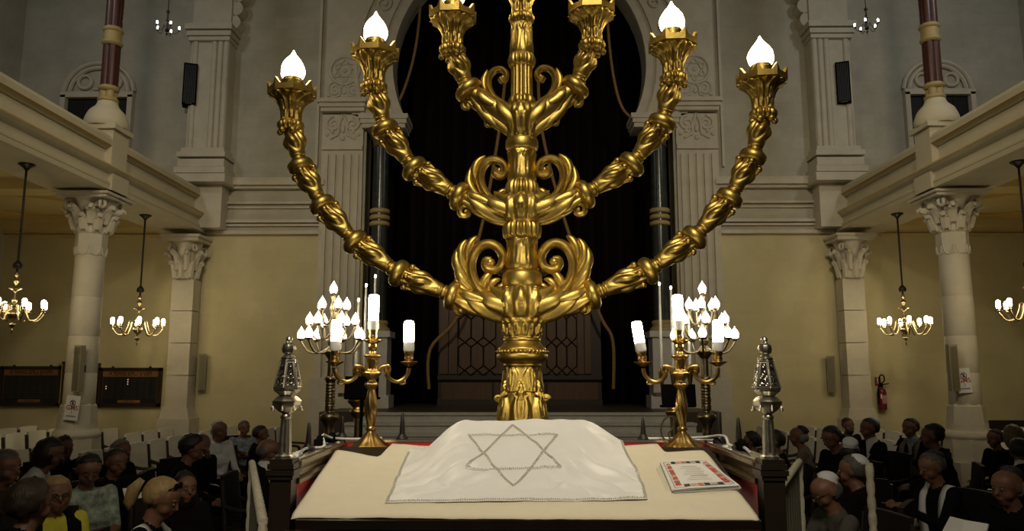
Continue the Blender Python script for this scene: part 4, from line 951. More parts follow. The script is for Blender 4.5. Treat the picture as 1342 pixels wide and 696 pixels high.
# ================================================================== tall lamps behind the desk
def floor_candelabrum(label, px, seed):
    Yc = 6.0; b = P(px, 540, Yc); k = mpp(px, 450, Yc)
    t = thing('floor_candelabrum', label, 'candelabrum', (b.x, Yc, 0), R(seed * 17), 'tall brass candelabra behind the desk')
    Z = lambda py: P(px, py, Yc).z
    def lp(name, rows, n=24, fn=None, m=OLDBRASS): return MB().lathe(smooth_prof([(r * k, Z(y)) for r, y in rows], 4), n, fn=fn).build(name, m, t, 50)
    MB().lathe(smooth_prof([(.22, 0), (.22, .05), (.16, .10), (.07, .18), (.05, .3)], 4), 24).build('foot', OLDBRASS, t)
    MB().lathe(smooth_prof([(.045, .28), (.045, Z(575))], 3), 20).build('lower_shaft', OLDBRASS, t)
    lp('urn', [(5, 577), (6, 568), (6, 560), (9, 553), (12, 548), (11, 543), (5, 540), (5, 537)])
    lp('ribbed_shaft', [(6, 538), (6, 520), (5.4, 503)], fn=lambda t_, a: .004 * sin(70 * t_), n=20)
    MB().lathe([(r * k, Z(y)) for r, y in [(5.6 + (1.0 if i % 2 else 0), 534 - 2 * i) for i in range(18)]], 20).build('turned_shaft', OLDBRASS, t)
    lp('shaft_ring', [(5, 500), (7.5, 498), (7.5, 495), (5, 493)])
    lp('upper_shaft', [(5, 496), (4.6, 480), (4.6, 468)]); lp('capital', [(5, 470), (9, 464), (10, 460), (6, 456), (4, 452)])
    lp('spindle', [(4, 455), (6, 445), (3, 436), (5, 425), (2.5, 415), (4, 405), (2, 395), (3.5, 388), (3.5, 384)])
    def cup(par, c):
        MB().lathe(smooth_prof([(.004, -.02), (.028, -.004), (.030, 0), (.018, .0)], 3), 14, c).build('lamp_cup', OLDBRASS, par)
        m_ = bulb_mb(.095, .030); m_.v = [tuple(V(p) + V(c)) for p in m_.v]; m_.build('flame_bulb', FLAMES, par)
    cup(t, (0, 0, Z(384)))
    for zc, rr, n, z0_, ph in ((Z(405), .105, 5, Z(418), .3), (Z(425), .175, 6, Z(438), .1), (Z(444), .235, 7, Z(456), .55)):
        for i in range(n):
            a = 2 * pi * i / n + ph; e = V((cos(a), sin(a), 0))
            pts = [e * .01 + V((0, 0, z0_ + .01)), e * rr * .35 + V((0, 0, z0_ - .035)), e * rr * .75 + V((0, 0, z0_ - .03)), e * rr + V((0, 0, zc - .018))]
            ao = MB().tube(catmull(pts, 5), .008, 7).build('arm', OLDBRASS, t); cup(ao, e * rr + V((0, 0, zc)))
floor_candelabrum('tall brass candelabrum crowded with small flame bulbs behind the left of the desk', 432, 0)
floor_candelabrum('tall brass candelabrum crowded with small flame bulbs behind the right of the desk', 926, 1)

def candle_stand(label, px, tips, Yc=6.4):
    b = P(px, 520, Yc); t = thing('candle_stand', label, 'candle stand', (b.x, Yc, 0), 0, 'tall thin candles behind the desk')
    MB().lathe(smooth_prof([(.16, 0), (.16, .04), (.05, .1), (.03, .3), (.03, P(px, 545, Yc).z)], 4), 20).build('stand', OLDBRASS, t)
    zb = P(px, 545, Yc).z
    MB().lathe(smooth_prof([(.03, zb - .02), (.07, zb + .03), (.05, zb + .07), (.09, zb + .12), (.03, zb + .15)], 4), 20).build('urn', BRASS, t)
    MB().box((0, 0, zb + .17), (.30, .16, .03)).build('tray', OLDBRASS, t, 0)
    for i, (x, y, dy) in enumerate(tips):
        p = P(x, y, Yc + dy) - V((b.x, Yc, 0)); zc = P(x, 482, Yc).z; foot = V((max(-.13, min(.13, p.x)), max(-.06, min(.06, p.y)), zb + .185))
        MB().lathe(smooth_prof([(.02, zb + .18), (.012, zb + .22), (.03, zc - .02), (.016, zc)], 3), 12, (foot.x, foot.y, 0)).build('candle_socket', BRASS, t)
        c = MB().tube([(foot.x, foot.y, zc - .02), (p.x * .3 + foot.x * .7, p.y * .3 + foot.y * .7, zc + (p.z - zc) * .3), (p.x, p.y, p.z - .015)], [.016, .013, .009], 10).build('candle', CANDLE, t)
        MB().ball(p, (.010, .010, .016), 8, 6).build('lit_tip', TIP, c)
candle_stand('four tall white candles of stepped height with tiny lit tips, left of the menorah foot', 470, [(468.5, 416, -.06), (470, 393, -.02), (480, 374, .02), (492, 362, .06)])
candle_stand('tall thin white candles with tiny lit tips, right of the menorah foot', 882, [(864, 372, .06), (879, 377, -.02), (902, 400, -.06)])

for px, lab in ((473, 'black music stand with blank tray behind the left candelabrum'), (890, 'black music stand with blank tray behind the right candelabrum')):
    Yc = 5.5; y0_, y1_ = (494, 522) if px < 600 else (505, 532); b = P(px, 540, Yc); k = mpp(px, 500, Yc); zc = P(px, (y0_ + y1_) / 2, Yc).z
    t = thing('music_stand', lab, 'music stand', (b.x, Yc, 0), 0, 'music stands')
    MB().box((0, 0, zc), (44 * k, .025, 29 * k), Matrix.Rotation(R(-8), 3, 'X')).build('tray', BLACK, t, 0)
    MB().box((0, .05, zc - 14 * k), (44 * k, .08, .015)).build('ledge', BLACK, t, 0)
    MB().lathe([(.013, .25), (.011, zc)], 12, (0, .02, 0)).build('pole', BLACK, t)
    for i in range(3):
        a = 2 * pi * i / 3; MB().tube([(0, .02, .4), (.28 * cos(a), .02 + .28 * sin(a), .012)], .011, 8).build('leg', BLACK, t)

# bimah railings wrapped in white cord -----------------------------------------------------------------
CORDW = mat('cream_cord', (.42, .39, .30), .8, var=.2, vscale=30)
def railing(label, a, b, posts):
    a, b = V(a), V(b); t = thing('bimah_railing', label, 'railing', (a.x, a.y, 0), 0, 'white corded railings'); n = int((b - a).length / .10)
    b2 = b - V((a.x, a.y, 0)); a2 = V((0, 0, a.z))
    pts, rad = [], []
    for i in range(n * 4 + 1): pts.append(a2 + (b2 - a2) * (i / (n * 4))); rad.append(.017 + .005 * abs(sin(pi * (i % 4) / 4)) ** .4)
    MB().tube(pts, rad, 10).build('wrapped_handrail', CORDW, t)
    for u in posts:
        p = a2 + (b2 - a2) * u; m_ = MB(); h = p.z; nn = int(h / .10)
        m_.tube([(p.x, p.y, h * i / (nn * 4)) for i in range(nn * 4 + 1)], [.015 + .005 * abs(sin(pi * (i % 4) / 4)) ** .4 for i in range(nn * 4 + 1)], 8); m_.build('wrapped_post', CORDW, t)
    for k in range(1, 9):
        u = k / 9; p = a2 + (b2 - a2) * u
        if b2.length: MB().tube([(p.x, p.y, .42), (p.x, p.y, p.z)], .006, 6).build('baluster', mat('dark_baluster', (.10, .09, .07), .5, .3), t)
railing('white corded handrail flaring away from the left post of the desk', (-.98, 3.05, 1.345), (-1.66, 4.9, 1.37), (0, 1))
railing('white corded handrail flaring away from the right post of the desk', (1.26, 3.88, 1.36), (1.79, 5.1, 1.36), (0, 1))
o = MB(); h = 1.36; o.tube([(0, 0, h * i / 56) for i in range(57)], [.020 + .006 * abs(sin(pi * (i % 4) / 4)) ** .4 for i in range(57)], 10)
o = o.build('wrapped_post', CORDW, None, 40, (2.19, 5.0, 0)); tag(o, 'single white corded post standing among the seated men', 'post')
# ================================================================== chandeliers
def chandelier(label, loc, ztop, R_=.36, n=8, ph=0.2, small=False, group='aisle chandeliers'):
    t = thing('chandelier', label, 'chandelier', (loc[0], loc[1], loc[2] - (.30 if not small else .12)), 0, group); z0_ = .30 if not small else .12
    bm_ = CHB if not small else COOLB; m = OLDBRASS if not small else IRON; s_ = R_ / .36
    zt = ztop - loc[2] + z0_
    def lp(name, rows, mm=m): return MB().lathe(smooth_prof([(r * s_, z0_ + z * s_) for r, z in rows], 4), 18).build(name, mm, t, 50)
    lp('bottom_pendant', [(.004, -.34), (.014, -.30), (.006, -.27), (.035, -.24), (.04, -.22), (.012, -.20), (.014, -.16)])
    lp('body', [(.014, -.17), (.055, -.13), (.075, -.09), (.055, -.05), (.02, -.02), (.03, .02), (.02, .06)])
    lp('baluster', [(.02, .05), (.032, .09), (.015, .14), (.015, .20), (.07, .235), (.072, .245), (.015, .26), (.02, .30), (.04, .34), (.012, .38), (.03, .42), (.012, .46)])
    rod = MB().lathe([(.014 * s_, z0_ + .45 * s_), (.014 * s_, zt)], 10).build('rod', IRON, t)
    MB().lathe(smooth_prof([(.05 * s_, z0_ + .50 * s_), (.055 * s_, z0_ + .55 * s_), (.02 * s_, z0_ + .60 * s_)], 3), 12).build('rod_knot', IRON, t)
    MB().lathe(smooth_prof([(.02, zt - .09), (.05, zt - .05), (.10, zt - .015), (.10, zt)], 3), 16).build('ceiling_rose', IRON, t)
    for i in range(n):
        a = 2 * pi * i / n + ph; e = V((cos(a), sin(a), 0))
        pts = [e * .05 * s_ + V((0, 0, z0_ + .03 * s_)), e * .12 * s_ + V((0, 0, z0_ + .04 * s_)), e * .14 * s_ + V((0, 0, z0_ - .04 * s_)), e * .20 * s_ + V((0, 0, z0_ - .16 * s_)), e * .29 * s_ + V((0, 0, z0_ - .16 * s_)), e * R_ + V((0, 0, z0_ - .06 * s_))]
        ao = MB().tube(catmull(pts, 5), .010 * s_, 7).build('arm', m, t); c = e * R_ + V((0, 0, z0_ - .06 * s_))
        MB().lathe(smooth_prof([(.008 * s_, 0), (.042 * s_, .01 * s_), (.044 * s_, .015 * s_), (.018 * s_, .018 * s_), (.018 * s_, .05 * s_)], 3), 14, c).build('lamp_cup', m, ao)
        MB().lathe(smooth_prof([(.018 * s_, .05 * s_), (.026 * s_, .06 * s_), (.028 * s_, .12 * s_), (.022 * s_, .145 * s_), (.006 * s_, .155 * s_)], 3), 12, c).build('bulb', bm_, ao)
for s, sd in ((-1, 'left'), (1, 'right')):
    chandelier('lit brass chandelier on a long rod nearer the camera in the %s arcade' % sd, (s * 6.66, 10.1, 2.80), 4.74, R_=.37, ph=.2 + s * .1)
    chandelier('lit brass chandelier on a long rod between column and end wall on the %s' % sd, (s * 6.66, 13.45, 2.80), 4.74, R_=.40, ph=.5)
for px, py, sd in ((219, 36, 'left'), (1136, 33, 'right')):
    p = P(px, py, 13.2); chandelier('small chandelier with cold white bulbs high in the %s gallery' % sd, p, CEIL - .01, R_=.20, n=5, ph=.4, small=True, group='gallery chandeliers')

# ================================================================== loudspeakers
def box_speaker(label, c, d, m, grille, rz=0, group=None):
    t = thing('loudspeaker', label, 'loudspeaker', (c[0], c[1], c[2] - d[2] / 2), rz, group)
    MB().box((0, 0, d[2] / 2), d).build('cabinet', m, t, 0)
    for k in range(7): MB().box((0 + (k - 3) * d[0] * .12, -d[1] / 2 - .004, d[2] / 2), (d[0] * .06, .008, d[2] * .92)).build('grille_bar', grille, t, 0)
    MB().box((0, -d[1] / 2 - .003, d[2] * .02), (d[0] * .5, .010, .02)).build('badge', grille, t, 0)
    MB().box((0, d[1] / 2 + .03, d[2] * .5), (.05, .07, .10)).build('wall_bracket', IRON, t, 0)
p = P(103, 483, 11.50); box_speaker('slim beige column loudspeaker on the left nave column', (p.x, 11.50, p.z), (.125, .09, .68), BEIGE, mat('beige_grille', (.20, .17, .10), .6), R(-15), 'slim column loudspeakers')
p = P(257, 487, 14.9); box_speaker('slim beige loudspeaker beside the left end wall pillar', (p.x - .0, 15.16, p.z), (.14, .1, .69), BEIGE, mat('beige_grille', (.30, .27, .18), .6), R(25), 'slim column loudspeakers')
p = P(1097, 490, 14.9); box_speaker('slim beige loudspeaker beside the right end wall pillar', (p.x, 15.16, p.z), (.14, .1, .69), BEIGE, mat('beige_grille', (.30, .27, .18), .6), R(-25), 'slim column loudspeakers')
p = P(1249, 482, 11.50); box_speaker('slim beige column loudspeaker on the right nave column', (p.x, 11.50, p.z), (.125, .09, .68), BEIGE, mat('beige_grille', (.30, .27, .18), .6), R(0), 'slim column loudspeakers')
p = P(243, 107, 14.75); box_speaker('black loudspeaker high on the left gallery pier', (p.x, 14.98, p.z), (.26, .28, .86), BLACK, mat('black_grille', (.03, .03, .032), .6), R(20), 'black gallery loudspeakers')
p = P(1111, 105, 14.75); box_speaker('black loudspeaker high on the right gallery pier', (p.x, 14.98, p.z), (.26, .28, .86), BLACK, mat('black_grille', (.03, .03, .032), .6), R(-20), 'black gallery loudspeakers')

# ================================================================== lettering helper
def text_mesh(name, s_, size, m, parent, loc, rot=(pi / 2, 0, 0), ext=.001, bold=0.0):
    c = bpy.data.curves.new(name, 'FONT'); c.body = s_; c.size = size; c.extrude = ext; c.align_x = 'CENTER'; c.align_y = 'CENTER'; c.offset = bold
    o = bpy.data.objects.new(name, c); COL.objects.link(o)
    dg = bpy.context.evaluated_depsgraph_get(); me = bpy.data.meshes.new_from_object(o.evaluated_get(dg))
    COL.objects.unlink(o); bpy.data.objects.remove(o); bpy.data.curves.remove(c)
    me.materials.clear(); me.materials.append(m); n = bpy.data.objects.new(name, me); COL.objects.link(n); n.parent = parent; n.location = loc; n.rotation_euler = rot
    return n
HEB = '\u05dc\u05d6\u05db\u05e8\u05d5\u05df \u05e2\u05d5\u05dc\u05dd \u05d1\u05d4\u05d9\u05db\u05dc \u05d4'[::-1]
# ================================================================== memorial boards
def board(label, x0, y0, x1, y1, strip):
    a, b = P(x0, y0, WY), P(x1, y1, WY); W_, H_ = b.x - a.x, a.z - b.z
    t = thing('memorial_board', label, 'board', ((a.x + b.x) / 2, WY - .03, b.z), 0, 'memorial boards on the end wall')
    MB().box((0, 0, H_ / 2), (W_, .04, H_)).build('panel', mat('board_black', (.012, .011, .012), .35), t, 0)
    fw = mat('board_frame', (.030, .014, .008), .4); g = mat('board_gold', (.26, .13, .045), .5)
    for nm, c, d in (('frame', (0, -.03, H_ - .03), (W_, .05, .06)), ('frame', (0, -.03, .03), (W_, .05, .06)), ('frame', (-W_ / 2 + .03, -.03, H_ / 2), (.06, .05, H_)), ('frame', (W_ / 2 - .03, -.03, H_ / 2), (.06, .05, H_))): MB().box(c, d).build(nm, fw, t, 0)
    hd = MB().box((0, -.024, H_ - .115), (W_ - .14, .012, .105)).build('title_strip', g, t, 0)
    text_mesh('hebrew_title', HEB, .10, mat('title_ink', (.02, .01, .008), .5), hd, (0, -.032, H_ - .12), bold=.003)
    MB().box((0, -.024, H_ - .175), (W_ - .14, .012, .010)).build('gilt_line', g, t, 0)
    for x in (-1, 1): MB().box((x * (W_ / 2 - .075), -.024, H_ / 2 - .06), (.008, .012, H_ - .26)).build('gilt_line', mat('board_gold_dim', (.12, .07, .03), .5), t, 0)
    ft = MB().box((0, -.024, .10), (W_ * .36, .012, .055)).build('donor_strip', g, t, 0)
    text_mesh('donor_text', '\u05e0\u05e6\u05d1\u05d4'[::-1] + '  ' + '\u05ea\u05e0\u05e6', .045, mat('title_ink', (.02, .01, .008), .5), ft, (0, -.032, .10))
    for i in range(8):
        for j in range(9):
            MB().box((-W_ * .40 + W_ * .114 * i, -.022, .17 + (H_ - .40) * j / 8), (W_ * .085, .006, .018)).build('name_plate', mat('name_plate', (.035, .032, .032), .4), t, 0)
    for (i, j) in ((3, 8), (3, 7), (3, 6), (0, 5), (0, 4)) if strip else ():
        MB().ball((-W_ * .40 + W_ * .114 * (i + .2), -.03, .17 + (H_ - .40) * j / 8), .012, 8, 5).build('name_lamp', mat('name_lamp', (.5, .35, .25), .4, emit=(1, .55, .35), estr=.5), t)
    x = -W_ / 2 - .03 if strip else W_ / 2 + .04
    MB().box((x, -.03, H_ / 2 + .03), (.05, .10, H_ + .12)).build('side_post', fw, t, 0)
    MB().box((x - .012, -.082, H_ / 2 + .04), (.018, .012, H_)).build('brass_edge', mat('bright_brass_edge', (.45, .36, .06), .35, .5), t, 0)
    for x in (-.3, .3): MB().ball((x * W_, 0, H_ + .01), (.03, .02, .02), 8, 5).build('hanger', IRON, t)
board('black memorial board with gilt title at the far left of the end wall', 4, 480, 80, 532, False)
board('black memorial board with gilt title between the left column and pillar', 133, 482, 211, 533, True)

# ================================================================== signs, fire extinguisher
def gsm_sign(label, p, W_, H_, rz, tilt=0):
    t = thing('paper_sign', label, 'sign', p, rz, 'paper signs on the nave columns'); t.rotation_euler = (0, R(tilt), rz)
    MB().box((0, 0, H_ / 2), (W_, .006, H_)).build('sheet', PAPER, t, 0)
    ink = mat('sign_ink', (.12, .08, .12), .6); red = mat('sign_red', (.35, .09, .09), .6)
    m_ = MB(); m_.tube([(.042 * cos(a), -.004, H_ * .70 + .042 * sin(a)) for a in [2 * pi * i / 18 for i in range(18)]], .006, 5, closed=True); m_.box((0, -.004, H_ * .70), (.028, .004, .055)); m_.box((0, -.006, H_ * .70), (.08, .004, .012), Matrix.Rotation(R(45), 3, 'Y')); m_.build('phone_symbol', ink, t, 0)
    text_mesh('sign_word', 'GMS', .095, red, t, (0, -.004, H_ * .50), bold=.002)
    text_mesh('sign_mark', '?', .07, ink, t, (0, -.004, H_ * .31))
    m_ = MB(); m_.box((0, -.004, H_ * .17), (W_ * .68, .003, .016)); m_.build('text_line', mat('sign_blue', (.20, .21, .30), .6), t, 0)
p = P(92, 551, 11.50); gsm_sign('white paper sign with red letters hung at the foot of the left column', p, .22, .36, R(-6), 5)
p = P(1266, 515, 11.565); gsm_sign('white paper sign with red letters taped on the right column', p, .20, .36, R(-2), -4)

p = P(1154, 537, WY); t = thing('fire_extinguisher', 'red fire extinguisher hanging on the ochre wall', 'extinguisher', (p.x, WY - .10, p.z))
RED = mat('extinguisher_red', (.13, .010, .010), .35)
MB().lathe(smooth_prof([(.06, 0), (.078, .012), (.08, .05), (.08, .33), (.065, .39), (.03, .42), (.03, .44)], 4), 24).build('cylinder', RED, t)
MB().lathe([(.031, .44), (.025, .50)], 14).build('valve', BLACK, t); MB().box((.07, 0, .49), (.15, .025, .02), Matrix.Rotation(R(-8), 3, 'Y')).build('handle', BLACK, t, 0)
MB().tube(catmull([(-.01, -.01, .47), (-.05, -.03, .56), (-.02, -.03, .66), (.04, -.03, .65), (.045, -.03, .55), (-.06, -.04, .46), (-.085, -.04, .30), (-.085, -.03, .12)], 6), .013, 8).build('hose', BLACK, t)
MB().box((.012, -.079, .20), (.09, .008, .16)).build('white_label', mat('extinguisher_label', (.45, .22, .20), .5), t, 0)
MB().box((-.045, -.070, .26), (.022, .02, .09)).build('side_label', PAPER, t, 0); MB().box((0, .09, .30), (.10, .03, .05)).build('wall_hook', IRON, t, 0)
p = P(1150, 500, WY); t = thing('extinguisher_sign', 'small red square sign above the fire extinguisher', 'sign', (p.x, WY - .012, p.z - .085))
MB().box((0, 0, .085), (.11, .012, .17)).build('plate', mat('sign_red_plate', (.30, .03, .025), .4), t, 0)
MB().box((-.005, -.008, .09), (.022, .006, .09)).build('pictogram', PAPER, t, 0); MB().box((-.005, -.008, .145), (.03, .006, .012)).build('pictogram', PAPER, t, 0)
# ================================================================== chairs
def make_chair(COVER):
    t = thing('hall_chair', 'x', 'chair')
    MB().box((0, 0, .42), (.52, .46, .06)).build('seat_frame', DARKWOOD, t, 0)
    m_ = MB(); m_.box((0, -.01, .46), (.50, .45, .04), taper=.96); m_.build('seat_cover', COVER, t, 30)
    for x in (-1, 1):
        m_ = MB(); m_.tube([(x * .262, .21, 0), (x * .262, .215, .45), (x * .262, .27, .93)], [.018, .022, .019], 6); m_.build('back_post', DARKWOOD, t)
        MB().tube([(x * .262, -.20, 0), (x * .262, -.205, .42)], [.016, .022], 6).build('leg', DARKWOOD, t)
        MB().tube(catmull([(x * .270, .24, .70), (x * .272, .10, .66), (x * .274, -.08, .65), (x * .274, -.18, .63), (x * .274, -.20, .57), (x * .270, -.185, .43)], 4), .020, 6).build('arm', DARKWOOD, t)
    # slip cover over the back, slightly raked and pillowy
    vs_ = []; g = 8
    for lay in (0, 1):
        for j in range(g + 1):
            for i in range(g + 1):
                u, v = i / g * 2 - 1, j / g; bul = .012 * (1 - u * u) * sin(pi * min(1, v + .05))
                vs_.append((u * .240, .215 + .058 * max(0, v * 1.0) + (-.02 - bul if lay == 0 else .022), .50 + .48 * v - .008 * u * u * v))
    N = (g + 1) ** 2; fs = [(j * (g + 1) + i, j * (g + 1) + i + 1, (j + 1) * (g + 1) + i + 1, (j + 1) * (g + 1) + i) for j in range(g) for i in range(g)]
    fs2 = fs + [tuple(N + i for i in reversed(f)) for f in fs]
    bd = [i for i in range(g)] ; ring_ = [i for i in range(g + 1)] + [(g + 1) * j + g for j in range(1, g + 1)] + [(g + 1) * g + i for i in range(g - 1, -1, -1)] + [(g + 1) * j for j in range(g - 1, 0, -1)]
    fs2 += [(ring_[i], ring_[i - 1], N + ring_[i - 1], N + ring_[i]) for i in range(len(ring_))]
    m_ = MB(); m_.add(vs_, fs2); m_.build('back_cover', COVER, t, 50)
    return t
chair0 = make_chair(COVER); chair1 = make_chair(mat('dark_chair_cover', (.010, .007, .005), .7, spec=.2)); chair_used = {}  # second chair has near-black covers, used for occupied seats
def put_chair(x, y, rz, label, group, src=None):
    src = src or chair0
    if src.name not in chair_used: o = src; chair_used[src.name] = True
    else: o = copy_tree(src)
    o.location = (x, y, 0); o.rotation_euler = (0, 0, rz); tag(o, label, 'chair', group); return o

# ================================================================== people
SKIN = mat('skin', (.165, .075, .043), .55, var=.08, vscale=30)
def fabric(name, col, var=.1, vs_=12): return mat(name, col, .95, var=var, vscale=vs_, spec=.1)
DK = fabric('dark_suit_cloth', (.005, .005, .006)); GREY = fabric('grey_jacket_cloth', (.075, .070, .06)); WSH = fabric('white_shirt_cloth', (.62, .62, .62), .04)
GRN = mat('green_print_cloth', (.26, .31, .25), .85, var=.75, vscale=14); BLUE = mat('blue_print_cloth', (.20, .24, .28), .85, var=.7, vscale=22)
YEL = fabric('yellow_cloth', (.55, .50, .06)); BRN = fabric('brown_cloth', (.05, .035, .022)); TAUPE = fabric('taupe_jacket_cloth', (.16, .125, .09))
TROU = fabric('dark_trousers', (.005, .005, .007)); SHOE = mat('shoe_leather', (.012, .010, .009), .4)
HAIRC = {k: mat('hair_' + k, c, .55, var=.3, vscale=60, stretch=(1, 1, .3), bump=.4, bscale=140) for k, c in
         {'dark': (.010, .008, .007), 'brown': (.030, .018, .010), 'grey': (.17, .16, .145), 'blonde': (.30, .20, .08), 'salt': (.07, .062, .055), 'greyblond': (.16, .12, .07)}.items()}
KW = mat('white_kippah', (.60, .60, .60), .6); KD = mat('dark_kippah', (.015, .014, .02), .7)
def capsule(mb, a, b, ra, rb, n=12):
    a, b = V(a), V(b); T = b - a; L_ = T.length; T = T.normalized() if L_ > 1e-6 else V((0, 0, 1)); X_ = T.orthogonal().normalized(); Y_ = T.cross(X_); M = Matrix((X_, Y_, T)).transposed()
    pr = [(ra * cos(q), -0 + ra * sin(q)) for q in [-pi / 2 * (1 - i / 4) + (.001 if i == 0 else 0) for i in range(5)]] + [(rb * cos(q), L_ + rb * sin(q)) for q in [pi / 2 * i / 4 for i in range(5)]]
    pr = [(max(r, .0005), z) for r, z in pr]; mb.lathe(pr, n, a, M=M)
def ik(S, H, l1, l2, pole):
    d = H - S; D = min(d.length, (l1 + l2) * .995); H = S + d.normalized() * D; a = (l1 * l1 - l2 * l2 + D * D) / (2 * D); h = sqrt(max(1e-6, l1 * l1 - a * a))
    u = d.normalized(); pl = (pole - u * pole.dot(u)).normalized(); return S + u * a + pl * h, H
PEOPLE = []; OCC = []
def blob(name, m, parent, c, rad, keep, M, nu=28, nv=18, pull=.80, wob=.0, seed=0):
    mb = MB(); mb.ball((0, 0, 0), rad, nu, nv); out = []
    for p in mb.v:
        p = V(p); q = p.copy()
        if wob: q *= 1 + wob * mnoise.noise(q * 38 + V((seed, 0, 0)))
        if not keep(p): q = p * pull
        out.append(tuple(M @ (q + V(c))))
    mb.v = out; return mb.build(name, m, parent, 80)
def person(label, px, py, face, z=1.2, lean=6, nod=0, turn=0, hair='dark', style='short', kip=None, top=DK, shirt=None, arms='lap', glasses=False, shawl=None, beard=False, extra=None, chair=True, roll=0):
    # pose in a local frame: facing -y, origin on the floor under the hips
    hip = V((0, .02, .54)); le = R(lean)
    def tor(x, y, h): return hip + V((x, y * cos(le) - h * sin(le), h * cos(le) + y * sin(le)))
    S = [tor(-.175, .0, .46), tor(.175, .0, .46)]; nb = tor(0, .005, .50); hl = nb + V((0, -.035 - .05 * sin(le) - .03 * sin(R(nod)), .140))
    sc_ = z / hl.z
    HM = Matrix.Rotation(R(turn), 3, 'Z') @ Matrix.Rotation(R(nod), 3, 'X') @ Matrix.Rotation(R(roll), 3, 'Y'); hp = lambda p: hl + HM @ V(p)
    pr = []   # (a, b, ra, rb, slot) ; slots 0 skin 1 top 2 trousers 3 shoes 4 shirt 5 lips
    T_ = 1
    pr += [(tor(-.09, 0, 0), tor(.09, 0, 0), .125, .125, 2), (tor(-.075, 0, .10), tor(.075, 0, .10), .112, .112, T_), (tor(-.095, .0, .27), tor(.095, .0, .27), .112, .112, T_),
           (tor(-.085, 0, .02), tor(-.11, 0, .36), .11, .095, T_), (tor(.085, 0, .02), tor(.11, 0, .36), .11, .095, T_), (tor(-.145, .01, .435), tor(.145, .01, .435), .066, .066, T_), (tor(0, .02, .40), tor(0, .02, .47), .10, .075, T_)]
    if shirt: pr += [(tor(0, -.088, .33), tor(0, -.055, .46), .014, .032, 4), (nb + V((0, -.012, -.02)), nb + V((0, -.012, .012)), .072, .066, 4)]
    pr += [(nb, hp((0, .012, -.07)), .057, .053, 0)]
    pr += [(hp((0, .018, .035)), hp((0, -.012, .035)), .088, .085, 0), (hp((0, .0, -.01)), hp((0, -.038, -.080)), .074, .036, 0), (hp((-.034, -.045, -.03)), hp((.034, -.045, -.03)), .038, .038, 0),
           (hp((-.03, -.072, .028)), hp((.03, -.072, .028)), .019, .019, 0), (hp((0, -.088, .018)), hp((0, -.108, -.022)), .010, .0145, 0), (hp((-.079, .012, -.012)), hp((-.082, .016, .018)), .015, .017, 0), (hp((.079, .012, -.012)), hp((.082, .016, .018)), .015, .017, 0),
           (hp((-.018, -.080, -.058)), hp((.018, -.080, -.058)), .009, .009, 5)]
    tgt = {'lap': [V((-.10, -.30, .66)), V((.10, -.31, .66))], 'hold': [V((-.10, -.36, .86)), V((.09, -.37, .86))], 'cross': [V((.13, -.22, .78)), V((-.12, -.20, .82))], 'chin': [V((-.10, -.30, .66)), V((.04, -.20, 1.02))], 'out': [V((-.12, -.40, .74)), V((.16, -.42, .80))]}[arms]
    for i, s_ in enumerate((-1, 1)):
        E, H = ik(S[i], tgt[i] + V((0, -sin(le) * .25, 0)), .285, .255, V((s_ * .55, .35, -1)))
        short = top in (GRN, YEL, BLUE)
        pr += [(S[i], E, .060, .046, T_), (E, E + (H - E) * (.0 if not short else .0), .047, .046, T_ if not short else 0), (E, H, .044, .030, 0 if short else T_)]
        F = (H - E).normalized(); side = F.cross(V((0, 0, 1))); side = side.normalized() if side.length > .01 else V((1, 0, 0)); dn = side.cross(F).normalized()
        pr.append((H + F * .01, H + F * .075, .030, .034, 0))
        for q, (o_, ln) in enumerate(((-.030, .066), (-.010, .078), (.010, .074), (.030, .056))):
            k0 = H + F * .085 + side * o_; k1 = k0 + (F * .85 - dn * .45).normalized() * ln * .5; k2 = k1 + (F * .4 - dn * .9).normalized() * ln * .5
            pr += [(k0, k1, .0105, .0098, 0), (k1, k2, .0098, .0085, 0)]
        th = H + F * .03 - side * s_ * .036; pr += [(th, th + (F * .6 - side * s_ * .7).normalized() * .035, .013, .011, 0), (th + (F * .6 - side * s_ * .7).normalized() * .035, th + F * .07 - side * s_ * .03 - dn * .01, .011, .0095, 0)]
        K = V((s_ * .12, -.42, .50)); A = V((s_ * .12, -.40, .09))
        pr += [(hip + V((s_ * .09, -.02, -.01)), K, .088, .060, 2), (K, A, .058, .040, 2), (A + V((0, .02, -.03)), A + V((0, -.16, -.052)), .042, .034, 3)]
    mb = MB()
    for a, b, ra, rb, sl in pr: capsule(mb, a, b, ra, rb)
    rz = R(face); Rm = Matrix.Rotation(rz, 3, 'Z'); tgtp = PZ(px, py, z); org = tgtp - (Rm @ (hl * sc_)); org.z = 0
    t = thing('person', label, 'person', org, rz, 'seated congregation'); t.scale = (sc_,) * 3
    o = mb.build('body', [SKIN, top, TROU, SHOE, shirt or top, mat('lips', (.26, .09, .07), .5)], t, 0)
    rm = o.modifiers.new('union', 'REMESH'); rm.mode = 'VOXEL'; rm.voxel_size = .0125; rm.use_smooth_shade = True
    sm_ = o.modifiers.new('soft', 'SMOOTH'); sm_.factor = .5; sm_.iterations = 3
    PEOPLE.append((o, pr)); OCC.append((org.x, org.y))
    # hair, kippah and small parts
    hc = HAIRC[hair]
    def part_blob(name, m, c, rad, keep, **kw): return blob(name, m, t, c, rad, keep, Matrix.Translation(hl) @ HM.to_4x4(), **kw)
    sd = len(PEOPLE) * 3.1
    if style == 'short': part_blob('hair', hc, (0, .014, .034), (.094, .112, .102), lambda p: (p.y + p.z * .75 > -.022 and p.z > -.075) and not (p.y < -.02 and p.z < .035), wob=.05, seed=sd)
    if style == 'curly': part_blob('hair', hc, (0, .020, .040), (.112, .125, .118), lambda p: (p.y + p.z * .7 > -.03 and p.z > -.10) and not (p.y < -.03 and p.z < .03), wob=.14, seed=sd)
